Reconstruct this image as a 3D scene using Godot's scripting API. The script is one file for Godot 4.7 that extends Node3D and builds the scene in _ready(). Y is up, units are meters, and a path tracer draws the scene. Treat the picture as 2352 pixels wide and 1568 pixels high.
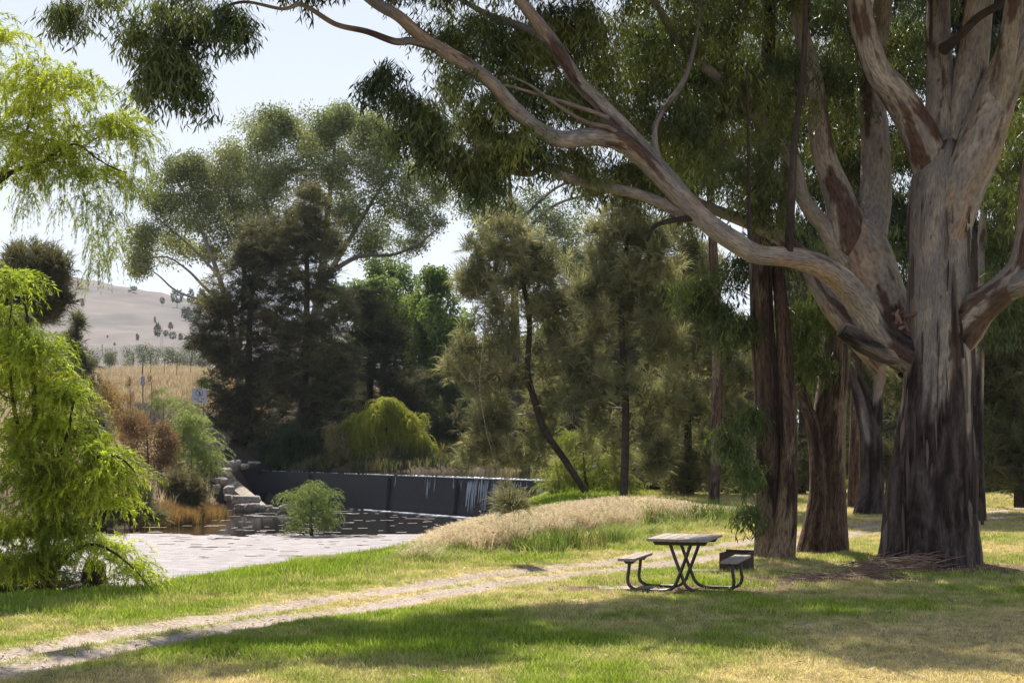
extends Node3D
# A river park: a big red gum with limbs over a lawn, a picnic table, a dirt track, a weir and trees beyond.
# Measured from the photograph: focal length 3400 of its 2352-wide pixels, horizon at row 1010, eye 2.1 m above the lawn.
const F := 3400.0
const CX := 1176.0
const HY := 1010.0
const EYE := 2.1
const WATER := -1.9
const POOL := 0.12

var rng := RandomNumberGenerator.new()
var nz := FastNoiseLite.new()
var nz2 := FastNoiseLite.new()
var mats := {}
var sprays := {}

class Mb:
	var v := PackedVector3Array()
	var n := PackedVector3Array()
	var c := PackedColorArray()
	var uv := PackedVector2Array()
	var i := PackedInt32Array()

# ---------------------------------------------------------------- small helpers
func at(px: float, py: float, depth: float) -> Vector3:
	return Vector3((px - CX) * depth / F, EYE + (HY - py) * depth / F, -depth)

func lin(r: float, g: float, b: float, a := 1.0) -> Color:
	return Color(r, g, b, a).linear_to_srgb()

func rf(a: float, b: float) -> float:
	return rng.randf_range(a, b)

func sm(t: float) -> float:
	t = clampf(t, 0.0, 1.0)
	return t * t * (3.0 - 2.0 * t)

func tab(t: PackedVector2Array, x: float) -> float:
	if x <= t[0].x:
		return t[0].y
	for k in range(1, t.size()):
		if x <= t[k].x:
			return lerpf(t[k - 1].y, t[k].y, (x - t[k - 1].x) / (t[k].x - t[k - 1].x))
	return t[t.size() - 1].y

func numbered(called: String) -> String:
	if not has_node(NodePath(called)):
		return called
	var k := 1
	while has_node(NodePath("%s_%03d" % [called, k])):
		k += 1
	return "%s_%03d" % [called, k]

func thing(called: String, label: String, category: String, where := Vector3.ZERO, group := "") -> Node3D:
	var o := Node3D.new()
	o.name = numbered(called)
	add_child(o)
	o.position = where
	tag(o, label, category, group)
	return o

func tag(o: Node, label: String, category := "", group := "", kind := "") -> void:
	if label:
		o.set_meta("label", label)
	if category:
		o.set_meta("category", category)
	if group:
		o.set_meta("group", group)
	if kind:
		o.set_meta("kind", kind)

func mesh_of(m: Mb) -> ArrayMesh:
	var a := []
	a.resize(Mesh.ARRAY_MAX)
	a[Mesh.ARRAY_VERTEX] = m.v
	a[Mesh.ARRAY_INDEX] = m.i
	if m.n.size() == m.v.size():
		a[Mesh.ARRAY_NORMAL] = m.n
	if m.c.size() == m.v.size():
		a[Mesh.ARRAY_COLOR] = m.c
	if m.uv.size() == m.v.size():
		a[Mesh.ARRAY_TEX_UV] = m.uv
	var r := ArrayMesh.new()
	if m.v.size():
		r.add_surface_from_arrays(Mesh.PRIMITIVE_TRIANGLES, a)
	return r

# one named mesh, given in world coordinates, under a parent that stands at its base
func put(called: String, mesh: Mesh, m: Material, parent: Node3D = self, world := true) -> MeshInstance3D:
	var o := MeshInstance3D.new()
	if parent == self:
		called = numbered(called)
	else:
		var k := 0
		var base := called
		while parent.has_node(NodePath(called)):
			k += 1
			called = "%s_%03d" % [base, k]
	o.name = called
	o.mesh = mesh
	o.material_override = m
	parent.add_child(o, true)
	if world and parent != self:
		o.position = -parent.position
	return o

func scatter(called: String, mesh: Mesh, m: Material, where: Array, tint: Array, parent: Node3D = self) -> MultiMeshInstance3D:
	var mm := MultiMesh.new()
	mm.transform_format = MultiMesh.TRANSFORM_3D
	mm.use_colors = true
	mm.mesh = mesh
	mm.instance_count = where.size()
	for k in where.size():
		mm.set_instance_transform(k, where[k])
		mm.set_instance_color(k, tint[k])
	var o := MultiMeshInstance3D.new()
	if parent == self:
		called = numbered(called)
	else:
		var k := 0
		var base := called
		while parent.has_node(NodePath(called)):
			k += 1
			called = "%s_%03d" % [base, k]
	o.name = called
	o.multimesh = mm
	o.material_override = m
	parent.add_child(o, true)
	if parent != self:
		o.position = -parent.position
	o.set_meta("kind", "stuff")
	return o

func mat(called: String, c: Color, rough := 0.8, vertex := false) -> StandardMaterial3D:
	var m := StandardMaterial3D.new()
	m.resource_name = called
	m.albedo_color = c
	m.roughness = rough
	m.vertex_color_use_as_albedo = vertex
	m.cull_mode = BaseMaterial3D.CULL_DISABLED
	mats[called] = m
	return m

func leaf_mat(called: String, rough: float, spec: float, through: float) -> StandardMaterial3D:
	var m := mat(called, Color.WHITE, rough, true)
	m.metallic_specular = spec
	m.backlight_enabled = true
	m.backlight = Color(through, through, through * 0.72).linear_to_srgb()
	return m

func noise_tex(freq: float, oct: int, seed_: int, ramp: Gradient = null, normal := false, strength := 4.0, size := 512) -> NoiseTexture2D:
	var n := FastNoiseLite.new()
	n.noise_type = FastNoiseLite.TYPE_SIMPLEX_SMOOTH
	n.frequency = freq
	n.fractal_octaves = oct
	n.seed = seed_
	var t := NoiseTexture2D.new()
	t.width = size
	t.height = size
	t.seamless = true
	t.noise = n
	t.color_ramp = ramp
	t.as_normal_map = normal
	t.bump_strength = strength
	return t

func ramp2(stops: Array) -> Gradient:
	var g := Gradient.new()
	var o := PackedFloat32Array()
	var c := PackedColorArray()
	for s in stops:
		o.append(s[0])
		c.append(s[1])
	g.offsets = o
	g.colors = c
	return g

# ---------------------------------------------------------------- terrain
var EDGE := PackedVector2Array([Vector2(-40, -30), Vector2(10, -14), Vector2(14, -10), Vector2(18.5, -6.8), Vector2(21.3, -5.2), Vector2(23, -4.0), Vector2(26, -2.6), Vector2(30, -1.3), Vector2(35, -0.2), Vector2(42, 0.9), Vector2(52, 2.0), Vector2(62, 2.6), Vector2(70, 3.2)])
var LEFT := PackedVector2Array([Vector2(-40, -60), Vector2(30, -28), Vector2(50, -22.5), Vector2(59, -20.5), Vector2(66, -18.2), Vector2(70, -15.6), Vector2(78, -15.2), Vector2(84, -16.6), Vector2(90, -18.2), Vector2(97, -19.2), Vector2(130, -20)])
var NEARP := PackedVector2Array([Vector2(-16.6, 97), Vector2(2.7, 70.5), Vector2(5, 70.5), Vector2(8, 68), Vector2(20, 67), Vector2(24, 76)])
var FARP := PackedVector2Array([Vector2(-17, 99), Vector2(-13, 95), Vector2(-8, 92.5), Vector2(1, 96), Vector2(8, 92), Vector2(12, 85), Vector2(20, 80), Vector2(24, 76)])

var FAR_RUT := PackedVector2Array([Vector2(-6.6, 11.4), Vector2(-4.96, 14.3), Vector2(-3.98, 16.6), Vector2(-2.6, 19.4), Vector2(-1.49, 20.9), Vector2(-0.43, 22.7), Vector2(0.82, 24.3), Vector2(2.26, 26.1), Vector2(3.73, 28.8), Vector2(4.95, 30.6), Vector2(8.9, 36.6), Vector2(15.4, 44.6), Vector2(24, 52)])
var NEAR_RUT := PackedVector2Array([Vector2(-6.0, 10.8), Vector2(-4.63, 13.4), Vector2(-3.68, 15.3), Vector2(-2.85, 17.2), Vector2(-1.79, 18.6), Vector2(-1.30, 19.5), Vector2(-0.2, 21.5), Vector2(1.0, 23.1), Vector2(2.5, 24.8), Vector2(4.6, 28.1), Vector2(9.3, 35.4), Vector2(15.9, 43.3), Vector2(24.4, 50.6)])

func to_line(t: PackedVector2Array, p: Vector2) -> float:
	var best := 1e9
	for k in range(1, t.size()):
		if p.y < t[k - 1].y - 3.0 or p.y > t[k].y + 3.0:
			continue
		var q := Geometry2D.get_closest_point_to_segment(p, t[k - 1], t[k])
		best = minf(best, q.distance_to(p))
	return best

func rut(x: float, d: float) -> float:
	if d > 60.0 or x < -9.0:
		return 9.0
	var p := Vector2(x, d)
	return minf(to_line(FAR_RUT, p), to_line(NEAR_RUT, p))

func bank(x: float, d: float) -> float: # distance inland from the near bank's edge
	return (x - tab(EDGE, d)) * 0.75

func left_profile(b: float) -> float:
	if b < 0.0:
		return maxf(-3.0, WATER + b * 0.3)
	return WATER + 2.6 * sm(b / 3.5) + 1.4 * sm((b - 3.0) / 15.0)

func ground(x: float, d: float) -> float:
	var b := (tab(LEFT, d) - x) * 0.9
	var y := -3.0
	if d <= tab(NEARP, x):
		var a := bank(x, d)
		y = 0.0 if a >= 0.0 else -2.6 * sm(-a / 5.0)
		if x > 2.0:
			y += 0.5 * sm(1.0 - (tab(NEARP, x) - d) / 5.0) * sm((x - 2.0) / 2.0)
		y = maxf(y, left_profile(b))
	else:
		var e := d - tab(FARP, x)
		y = (-1.0 if x > 4.0 else lerpf(-3.0, -1.0, sm((d - tab(NEARP, x) - 3.5) / 3.0))) if e < -2.0 else lerpf(-1.0, POOL, (e + 2.0) / 2.0) if e < 0.0 else POOL + 1.3 * sm(e / 5.0) + 3.0 * sm(e / 70.0)
		if x > 24.0:
			y = 0.3 * sm((d - 76.0) / 20.0)
		y = maxf(y, left_profile(b))
	y += 4.9 * sm((d - 85.0) / 45.0) * sm((-17.0 - x) / 9.0)
	y += maxf(0.0, d - 140.0) * 0.02
	y += 0.05 * nz.get_noise_2d(x * 6.0, d * 6.0) * sm((d - 4.0) / 10.0) + 0.025 * nz2.get_noise_2d(x * 30.0, d * 30.0)
	if d > 60.0:
		y += 0.35 * nz.get_noise_2d(x * 3.0, d * 3.0)
	if x > -8.0 and d < 40.0:
		y += 0.35 * sm((x - 3.0) / 6.0) * sm((16.0 - d) / 6.0) * 0.5 # the foreground swells a little on the right
		var r := rut(x, d)
		y -= 0.05 * sm(1.0 - r / 0.35)
	return y

func ground_at(px: float, py: float, guess: float) -> float: # depth at which the sight line meets the ground
	var d := guess
	for k in 30:
		var y := ground((px - CX) * d / F, d)
		var want := (EYE - y) * F / maxf(py - HY, 1.0)
		d = lerpf(d, clampf(want, 8.0, 120.0), 0.5)
	return d

func lush(x: float, d: float) -> float: # 1 green, 0 straw
	var g := 0.5 + 0.75 * nz.get_noise_2d(x * 9.0 + 70.0, d * 11.0) + 0.45 * nz2.get_noise_2d(x * 40.0, d * 40.0)
	g += 0.40 * sm(1.0 - absf(d - 15.6 - 0.10 * x) / 3.5) * sm((4.5 - x) / 4.0)
	g -= 1.0 * sm((x - 0.6 - (d - 13.0) * 0.55) / 3.0) * sm((20.0 - d) / 5.0)
	g -= 0.5 * sm((-0.6 - x) / 3.0) * sm((15.0 - d) / 3.0)
	var a := bank(x, d)
	g += 0.75 * sm(1.0 - absf(a + 0.1) / 1.7)
	g -= 0.7 * sm(1.0 - rut(x, d) / 0.7)
	if d > 27.0:
		g -= 0.35 * sm((x - 5.0) / 3.0)
	return clampf(g, 0.0, 1.0)

func bare(x: float, d: float) -> float: # trodden earth under the table and by the big tree
	var n := 0.35 * nz2.get_noise_2d(x * 22.0, d * 22.0)
	var t := 1.0 - Vector2((x - 2.4) / 2.5, (d - 20.75) / 1.0).length()
	t = maxf(t, 1.0 - Vector2((x - 4.6) / 2.2, (d - 22.1) / 0.8).length())
	t = maxf(t, 1.0 - Vector2((x - 7.0) / 2.6, (d - 24.2) / 1.6).length())
	return sm((t + n) * 2.2)

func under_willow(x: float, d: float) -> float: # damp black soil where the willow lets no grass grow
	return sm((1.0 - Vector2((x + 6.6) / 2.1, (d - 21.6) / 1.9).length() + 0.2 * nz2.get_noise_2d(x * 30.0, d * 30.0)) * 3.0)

func ground_color(x: float, d: float) -> Color:
	var a := bank(x, d)
	var b := tab(LEFT, d) - x
	var n := nz2.get_noise_2d(x * 60.0, d * 60.0)
	var n1 := nz.get_noise_2d(x * 14.0, d * 14.0)
	var green := Color(0.15, 0.21, 0.03)
	var straw := Color(0.46, 0.38, 0.23)
	var c := straw.lerp(green, lush(x, d))
	if d > 45.0:
		c = Color(0.27, 0.20, 0.10).lerp(green, 0.3 + 0.4 * n1)
	if a < -1.5 and b < 0.0:
		c = c.lerp(Color(0.10, 0.075, 0.05), sm((-a - 1.5) / 2.0))
	if b > 0.0 and d > 25.0:
		c = Color(0.34, 0.25, 0.17).lerp(Color(0.28, 0.22, 0.13), 0.5 + n1)
		c = Color(0.12, 0.09, 0.06).lerp(c, sm(b / 4.0))
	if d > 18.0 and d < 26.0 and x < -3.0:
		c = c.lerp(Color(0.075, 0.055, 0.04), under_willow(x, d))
	c = c.lerp(Color(0.19, 0.125, 0.09), bare(x, d))
	var k := 1.0 + 0.35 * n
	return Color(c.r * k, c.g * k, c.b * k)

func graded(lo: float, a: float, b: float, hi: float, step: float, growth: float, most: float) -> PackedFloat32Array:
	var out := PackedFloat32Array()
	var x := a
	var s := step
	while x > lo:
		s = minf(s * growth, most)
		x -= s
		out.append(x)
	out.reverse()
	x = a
	while x < b:
		out.append(x)
		x += step
	s = step
	while x < hi:
		out.append(x)
		s = minf(s * growth, most)
		x += s
	out.append(hi)
	return out

func build_ground() -> void:
	var xs := graded(-260.0, -8.0, 11.5, 260.0, 0.15, 1.06, 9.0)
	var ds := graded(-40.0, 10.5, 33.0, 470.0, 0.15, 1.045, 8.0)
	var nx := xs.size()
	var lawn := Mb.new()
	var track := Mb.new()
	var ys := PackedFloat32Array()
	for d in ds:
		for x in xs:
			ys.append(ground(x, d))
	var dirt := PackedByteArray()
	var earth := PackedColorArray()
	for j in ds.size():
		for k in nx:
			var x := xs[k]
			var d := ds[j]
			var r := rut(x, d) if d > 9.0 and d < 58.0 and x > -9.0 and x < 27.0 else 9.0
			var w := 0.165 + 0.08 * nz2.get_noise_2d(x * 25.0, d * 25.0) + 0.06 * nz.get_noise_2d(x * 40.0, d * 40.0)
			dirt.append(1 if r < w else 0)
			var v := 1.0 + 0.25 * nz2.get_noise_2d(x * 35.0, d * 35.0)
			earth.append(Color(0.41 * v, 0.34 * v, 0.285 * v))
			lawn.v.append(Vector3(x, ys[j * nx + k], -d))
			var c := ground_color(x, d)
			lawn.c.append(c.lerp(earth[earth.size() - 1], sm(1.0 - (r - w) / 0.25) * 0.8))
	for j in ds.size():
		for k in nx:
			var l := ys[j * nx + maxi(k - 1, 0)]
			var r := ys[j * nx + mini(k + 1, nx - 1)]
			var dn := ys[maxi(j - 1, 0) * nx + k]
			var up := ys[mini(j + 1, ds.size() - 1) * nx + k]
			var ddx := xs[mini(k + 1, nx - 1)] - xs[maxi(k - 1, 0)]
			var ddz := ds[mini(j + 1, ds.size() - 1)] - ds[maxi(j - 1, 0)]
			lawn.n.append(Vector3(-(r - l) / ddx, 1.0, (up - dn) / ddz).normalized())
	track.v = lawn.v
	track.n = lawn.n
	track.c = earth
	for j in ds.size() - 1:
		for k in nx - 1:
			var p := j * nx + k
			var q := p + nx
			var m := track if dirt[p] + dirt[p + 1] + dirt[q] + dirt[q + 1] >= 2 else lawn
			m.i.append_array(PackedInt32Array([p, q, q + 1, p, q + 1, p + 1]))
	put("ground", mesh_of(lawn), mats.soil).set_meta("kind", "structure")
	# keep only the vertices the track uses
	var t2 := Mb.new()
	var seen := {}
	for p in track.i:
		if not seen.has(p):
			seen[p] = t2.v.size()
			t2.v.append(track.v[p])
			t2.n.append(track.n[p])
			t2.c.append(track.c[p])
		t2.i.append(seen[p])
	put("dirt_track", mesh_of(t2), mats.dirt).set_meta("kind", "structure")

# ---------------------------------------------------------------- tubes (trunks, limbs, pipes)
func bark(p: Vector3, style: int, high := 9.0) -> Color: # p: across, along and across the limb; high: metres above the lawn
	match style:
		1: # smooth river red gum, rough and dark towards the ground
			var big := 0.5 + 1.0 * nz.get_noise_3d(p.x * 22, p.y * 5, p.z * 22)
			var streak := nz2.get_noise_3d(p.x * 190, p.y * 26, p.z * 190)
			var fine := nz.get_noise_3d(p.x * 560, p.y * 130, p.z * 560)
			var c := Color(0.36, 0.305, 0.255).lerp(Color(0.205, 0.185, 0.18), clampf(big, 0, 1))
			var sal := nz2.get_noise_3d(p.x * 40 + 9, p.y * 9, p.z * 40)
			c = c.lerp(Color(0.36, 0.225, 0.125), 0.6 * sm((sal - 0.12) * 4.0))
			var low := sm((3.6 - high + 2.4 * nz2.get_noise_3d(p.x * 60, p.y * 7, p.z * 60)) / 0.7)
			var rough := Color(0.022, 0.014, 0.012).lerp(Color(0.105, 0.082, 0.078), clampf(0.34 + 1.2 * streak + 0.6 * fine + 0.5 * nz2.get_noise_3d(p.x * 60, p.y * 20, p.z * 60), 0, 1))
			var patch := nz2.get_noise_3d(p.x * 46, p.y * 11, p.z * 46 + 40)
			var dark := maxf(sm((patch + 0.30 * streak + 0.1 * fine - 0.20) * 9.0), 0.85 * sm((streak + 0.25 * fine + 0.35 * patch - 0.36) * 8.0))
			var plate := nz2.get_noise_3d(p.x * 130 + 20, p.y * 42, p.z * 130)
			c = c.lerp(Color(0.20, 0.18, 0.18), 0.55 * sm((plate - 0.12) * 14.0))
			c = c.lerp(Color(0.45, 0.385, 0.32), 0.5 * sm((-plate - 0.22) * 14.0))
			c = c.lerp(Color(0.060, 0.034, 0.027).lerp(Color(0.12, 0.065, 0.045), clampf(0.5 + fine, 0, 1)), 0.92 * dark)
			var fleck := nz.get_noise_3d(p.x * 330 + 7, p.y * 85, p.z * 330)
			c = c.lerp(Color(0.055, 0.032, 0.026), 0.85 * sm((fleck + 0.35 * patch - 0.50) * 12.0))
			return c.lerp(rough, low)
		2: # rough trunked gum, reddish brown strips with pale windows
			var streak := nz2.get_noise_3d(p.x * 220, p.y * 20, p.z * 220)
			var fine := nz.get_noise_3d(p.x * 560, p.y * 60, p.z * 560)
			var c := Color(0.055, 0.035, 0.028).lerp(Color(0.20, 0.135, 0.10), clampf(0.4 + 1.1 * streak + 0.5 * fine, 0, 1))
			var pale := nz.get_noise_3d(p.x * 45 + 5, p.y * 8, p.z * 45)
			return c.lerp(Color(0.30, 0.225, 0.16), 0.8 * sm((pale + 0.2 * fine - 0.15) * 7.0))
		3: # dark she-oak bark
			var k := 1.0 + 0.8 * nz2.get_noise_3d(p.x * 60, p.y * 16, p.z * 60)
			return Color(0.085 * k, 0.065 * k, 0.052 * k)
		4: # pale far gum
			var k := 0.8 + 0.7 * nz2.get_noise_3d(p.x * 14, p.y * 3, p.z * 14)
			return Color(0.34 * k, 0.30 * k, 0.26 * k)
		5: # weathered dead wood
			var k := 0.9 + 0.5 * nz2.get_noise_3d(p.x * 90, p.y * 90, p.z * 90)
			return Color(0.26 * k, 0.21 * k, 0.17 * k)
	return Color(0.10, 0.075, 0.055)

func path(pts: Array) -> Array: # [px, py, depth, half width in px] to [Vector3, radius]
	var out := []
	for p in pts:
		out.append([at(p[0], p[1], p[2]), p[3] * p[2] / F])
	return out

func tube(m: Mb, pts: Array, seg: int, step: float, style: int, flute := 0.0, capped := false) -> Array:
	var pos := PackedVector3Array()
	var rad := PackedFloat32Array()
	for k in pts.size() - 1:
		var a: Vector3 = pts[maxi(k - 1, 0)][0]
		var b: Vector3 = pts[k][0]
		var c: Vector3 = pts[k + 1][0]
		var e: Vector3 = pts[mini(k + 2, pts.size() - 1)][0]
		var n := maxi(1, ceili(b.distance_to(c) / step))
		for s in n:
			var t := float(s) / n
			pos.append(b.cubic_interpolate(c, a, e, t) if pts.size() > 2 else b.lerp(c, t))
			rad.append(lerpf(pts[k][1], pts[k + 1][1], sm(t) * 0.4 + t * 0.6))
	pos.append(pts[-1][0])
	rad.append(pts[-1][1])
	var base := m.v.size()
	var nrm := Vector3.ZERO
	var rings := pos.size()
	var along := 0.0
	var own := Vector3(pts[0][0].x * 3.1, 0, pts[0][0].y * 2.3)
	for k in rings:
		var tan := (pos[mini(k + 1, rings - 1)] - pos[maxi(k - 1, 0)]).normalized()
		if k == 0:
			nrm = (Vector3.RIGHT - tan * tan.x).normalized() if absf(tan.x) < 0.9 else (Vector3.UP - tan * tan.y).normalized()
		else:
			along += pos[k].distance_to(pos[k - 1])
			nrm = (nrm - tan * nrm.dot(tan)).normalized()
		var bin := tan.cross(nrm)
		for s in seg + 1:
			var ang := TAU * (s % seg) / seg
			var dir := nrm * cos(ang) + bin * sin(ang)
			var r := rad[k]
			if flute > 0.0:
				var q := pos[k] + dir * r
				r *= 1.0 + flute * (nz.get_noise_3d(q.x * 26, q.y * 6, q.z * 26) + 0.45 * nz2.get_noise_3d(q.x * 60, q.y * 7, q.z * 60))
			var p := pos[k] + dir * r
			m.v.append(p)
			m.n.append(dir)
			m.c.append(bark(own + Vector3(cos(ang) * r, along, sin(ang) * r), style, p.y) if style > 0 else Color(0.10, 0.075, 0.055))
			m.uv.append(Vector2(float(s) / seg * maxf(1.0, roundf(rad[0] * 4.0)), along * 0.28))
	var w := seg + 1
	for k in rings - 1:
		for s in seg:
			var p := base + k * w + s
			var q := p + w
			m.i.append_array(PackedInt32Array([p, q, q + 1, p, q + 1, p + 1]))
	if flute > 0.0:
		for k in rings:
			for s in w:
				var l := m.v[base + k * w + (s - 1 if s > 0 else seg - 1)]
				var r := m.v[base + k * w + (s + 1 if s < seg else 1)]
				var dn := m.v[base + maxi(k - 1, 0) * w + s]
				var up := m.v[base + mini(k + 1, rings - 1) * w + s]
				var cr := (r - l).cross(up - dn)
				if cr.length_squared() > 1e-12:
					m.n[base + k * w + s] = cr.normalized()
	if capped:
		for e in [0, rings - 1]:
			var t: Vector3 = (pos[1] - pos[0]).normalized() * (-1.0 if e == 0 else 1.0) if e == 0 else (pos[rings - 1] - pos[rings - 2]).normalized()
			var b2 := m.v.size()
			m.v.append(pos[e] + t * rad[e] * 0.12)
			m.n.append(t)
			m.c.append(bark(pos[e], style) if style > 0 else Color(0.10, 0.075, 0.055))
			m.uv.append(Vector2.ZERO)
			for s in w:
				m.v.append(m.v[base + e * w + s])
				m.n.append(t)
				m.c.append(m.c[base + e * w + s] * 0.8)
				m.uv.append(Vector2(s * 0.05, 0))
			for s in seg:
				if e == 0:
					m.i.append_array(PackedInt32Array([b2, b2 + 1 + s, b2 + 2 + s]))
				else:
					m.i.append_array(PackedInt32Array([b2, b2 + 2 + s, b2 + 1 + s]))
	var spine := []
	for k in range(0, rings, maxi(1, int(0.3 / step))):
		spine.append([pos[k], rad[k]])
	spine.append([pos[rings - 1], rad[rings - 1]])
	return spine

# ---------------------------------------------------------------- leaves
func leaf(m: Mb, base: Vector3, dir: Vector3, side: Vector3, l: float, w: float, curl := 0.12) -> void:
	var k := m.v.size()
	var out := dir.cross(side).normalized()
	m.v.append(base)
	m.v.append(base + dir * l * 0.42 - side * w * 0.5 + out * w * 0.18)
	m.v.append(base + dir * l + out * l * curl)
	m.v.append(base + dir * l * 0.42 + side * w * 0.5 + out * w * 0.18)
	m.i.append_array(PackedInt32Array([k, k + 1, k + 2, k, k + 2, k + 3]))

func ball() -> Vector3:
	while true:
		var v := Vector3(rf(-1, 1), rf(-1, 1), rf(-1, 1))
		if v.length_squared() < 1.0:
			return v
	return Vector3.ZERO

func thin(m: Mb, pts: Array, w: float) -> void: # a ribbon stem
	var side := Vector3(rf(-1, 1), rf(-0.3, 0.3), rf(-1, 1)).normalized()
	var base := m.v.size()
	for k in pts.size():
		var ww := w * (1.0 - 0.8 * k / (pts.size() - 1.0))
		m.v.append(pts[k] - side * ww * 0.5)
		m.v.append(pts[k] + side * ww * 0.5)
	for k in pts.size() - 1:
		var p := base + k * 2
		m.i.append_array(PackedInt32Array([p, p + 2, p + 3, p, p + 3, p + 1]))

func gum_spray(twigs: int, per: int, l: float, w: float, span: float) -> ArrayMesh:
	var m := Mb.new()
	for t in twigs:
		var out := Vector3(rf(-1, 1), rf(-0.5, 0.35), rf(-1, 1)).normalized() * span * rf(0.5, 1.0)
		var a := Vector3.ZERO
		var b := out * 0.55 + Vector3(0, 0.05 * span, 0)
		var c := out + Vector3(0, -0.35 * span, 0)
		thin(m, [a, b, c], 0.012 * span / 0.4)
		for k in per:
			var u := rf(0.15, 1.0)
			var p := a.lerp(b, u).lerp(b.lerp(c, u), u)
			var dir := Vector3(rf(-0.55, 0.55), rf(-1.0, -0.45), rf(-0.55, 0.55)).normalized()
			if rng.randf() < 0.15:
				dir.y *= -0.4
				dir = dir.normalized()
			var side := dir.cross(Vector3(rf(-1, 1), rf(-1, 1), rf(-1, 1))).normalized()
			leaf(m, p, dir, side, l * rf(0.7, 1.25), w * rf(0.8, 1.2), rf(-0.1, 0.22))
	return mesh_of(m)

func willow_spray(strands: int, length: float, l: float, w: float, droop: float) -> ArrayMesh:
	var m := Mb.new()
	for t in strands:
		var ang := rf(0, TAU)
		var out := Vector3(cos(ang), 0, sin(ang))
		var len := length * rf(0.6, 1.1)
		var pts := []
		var p := ball() * 0.06
		var dir := (out * rf(0.5, 1.0) + Vector3(0, rf(0.0, 0.8), 0)).normalized()
		var n := 9
		for k in n:
			pts.append(p)
			p += dir * len / n
			dir = (dir + Vector3(0, -droop, 0) + ball() * 0.08).normalized()
		thin(m, pts, 0.008 * length / 0.7)
		for k in range(0, n):
			var f: Vector3 = (pts[mini(k + 1, n - 1)] - pts[maxi(k - 1, 0)]).normalized()
			for s in [-1, 1]:
				for q in 2:
					var sd := f.cross(Vector3(rf(-1, 1), rf(-1, 1), rf(-1, 1))).normalized()
					var ld: Vector3 = (f * rf(0.6, 1.1) + sd * s * 0.7 + Vector3(0, -0.25, 0)).normalized()
					leaf(m, pts[k] + f * rf(-0.5, 0.5) * len / n, ld, ld.cross(sd).normalized(), l * rf(0.7, 1.2), w * rf(0.8, 1.2), rf(0.0, 0.25))
	return mesh_of(m)

func oak_spray(needles: int, l: float, w: float, up: float) -> ArrayMesh: # she-oak: whisks of fine branchlets
	var m := Mb.new()
	for t in 5:
		var axis := (Vector3(rf(-1, 1), rf(-0.2, 0.7), rf(-1, 1))).normalized()
		for k in needles / 5:
			var base := axis * rf(0.0, 0.55) * l
			var dir := (axis * 0.9 + ball() * 0.75 + Vector3(0, up, 0)).normalized()
			var len := l * rf(0.6, 1.15)
			var side := dir.cross(ball()).normalized() * w * 0.5
			var i0 := m.v.size()
			var mid := base + dir * len * 0.55
			var tip := base + dir * len + Vector3(0, -0.28 * len, 0) + ball() * 0.05 * l
			m.v.append(base - side)
			m.v.append(base + side)
			m.v.append(mid - side)
			m.v.append(mid + side)
			m.v.append(tip)
			m.i.append_array(PackedInt32Array([i0, i0 + 2, i0 + 3, i0, i0 + 3, i0 + 1, i0 + 2, i0 + 4, i0 + 3]))
	return mesh_of(m)

func clump_spray(n: int, l: float, w: float, r: float, hang: float) -> ArrayMesh:
	var m := Mb.new()
	for k in n:
		var p := ball() * r
		var dir := (ball() + Vector3(0, -hang, 0)).normalized()
		leaf(m, p, dir, dir.cross(ball()).normalized(), l * rf(0.7, 1.3), w * rf(0.7, 1.3), rf(-0.1, 0.2))
	return mesh_of(m)

func weep_spray(strands: int, length: float, l: float, w: float) -> ArrayMesh:
	var m := Mb.new()
	for t in strands:
		var p := ball() * 0.35
		var sway := Vector3(rf(-0.12, 0.12), 0, rf(-0.12, 0.12))
		var len := length * rf(0.5, 1.0)
		for k in 14:
			var q := p + (Vector3(0, -1, 0) + sway) * len * k / 14.0
			var dir := Vector3(rf(-0.4, 0.4), -1, rf(-0.4, 0.4)).normalized()
			leaf(m, q, dir, dir.cross(ball()).normalized(), l * rf(0.8, 1.2), w, 0.1)
	return mesh_of(m)

func blade_tuft(n: int, h: float, w: float, spread: float, lean: float, heads := 0.0) -> ArrayMesh:
	var m := Mb.new()
	for k in n:
		var ang := rf(0, TAU)
		var base := Vector3(cos(ang), 0, sin(ang)) * spread * sqrt(rng.randf())
		base.y = -0.02
		var dir := Vector3(rf(-1, 1), 0, rf(-1, 1)) * lean
		var hh := h * rf(0.55, 1.15)
		var side := Vector3(rf(-1, 1), 0, rf(-1, 1)).normalized() * w * 0.5
		var mid := base + Vector3(0, hh * 0.55, 0) + dir * hh * 0.35
		var tip := base + Vector3(0, hh * 0.95, 0) + dir * hh
		var i0 := m.v.size()
		m.v.append(base - side)
		m.v.append(base + side)
		m.v.append(mid - side * 0.8)
		m.v.append(mid + side * 0.8)
		m.v.append(tip)
		m.i.append_array(PackedInt32Array([i0, i0 + 2, i0 + 3, i0, i0 + 3, i0 + 1, i0 + 2, i0 + 4, i0 + 3]))
		if rng.randf() < heads:
			for q in 7:
				var p := tip.lerp(mid, q * 0.06)
				var ld := Vector3(rf(-1, 1), rf(-0.2, 0.9), rf(-1, 1)).normalized()
				leaf(m, p, ld, ld.cross(ball()).normalized(), 0.055, 0.012)
	return mesh_of(m)

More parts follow.
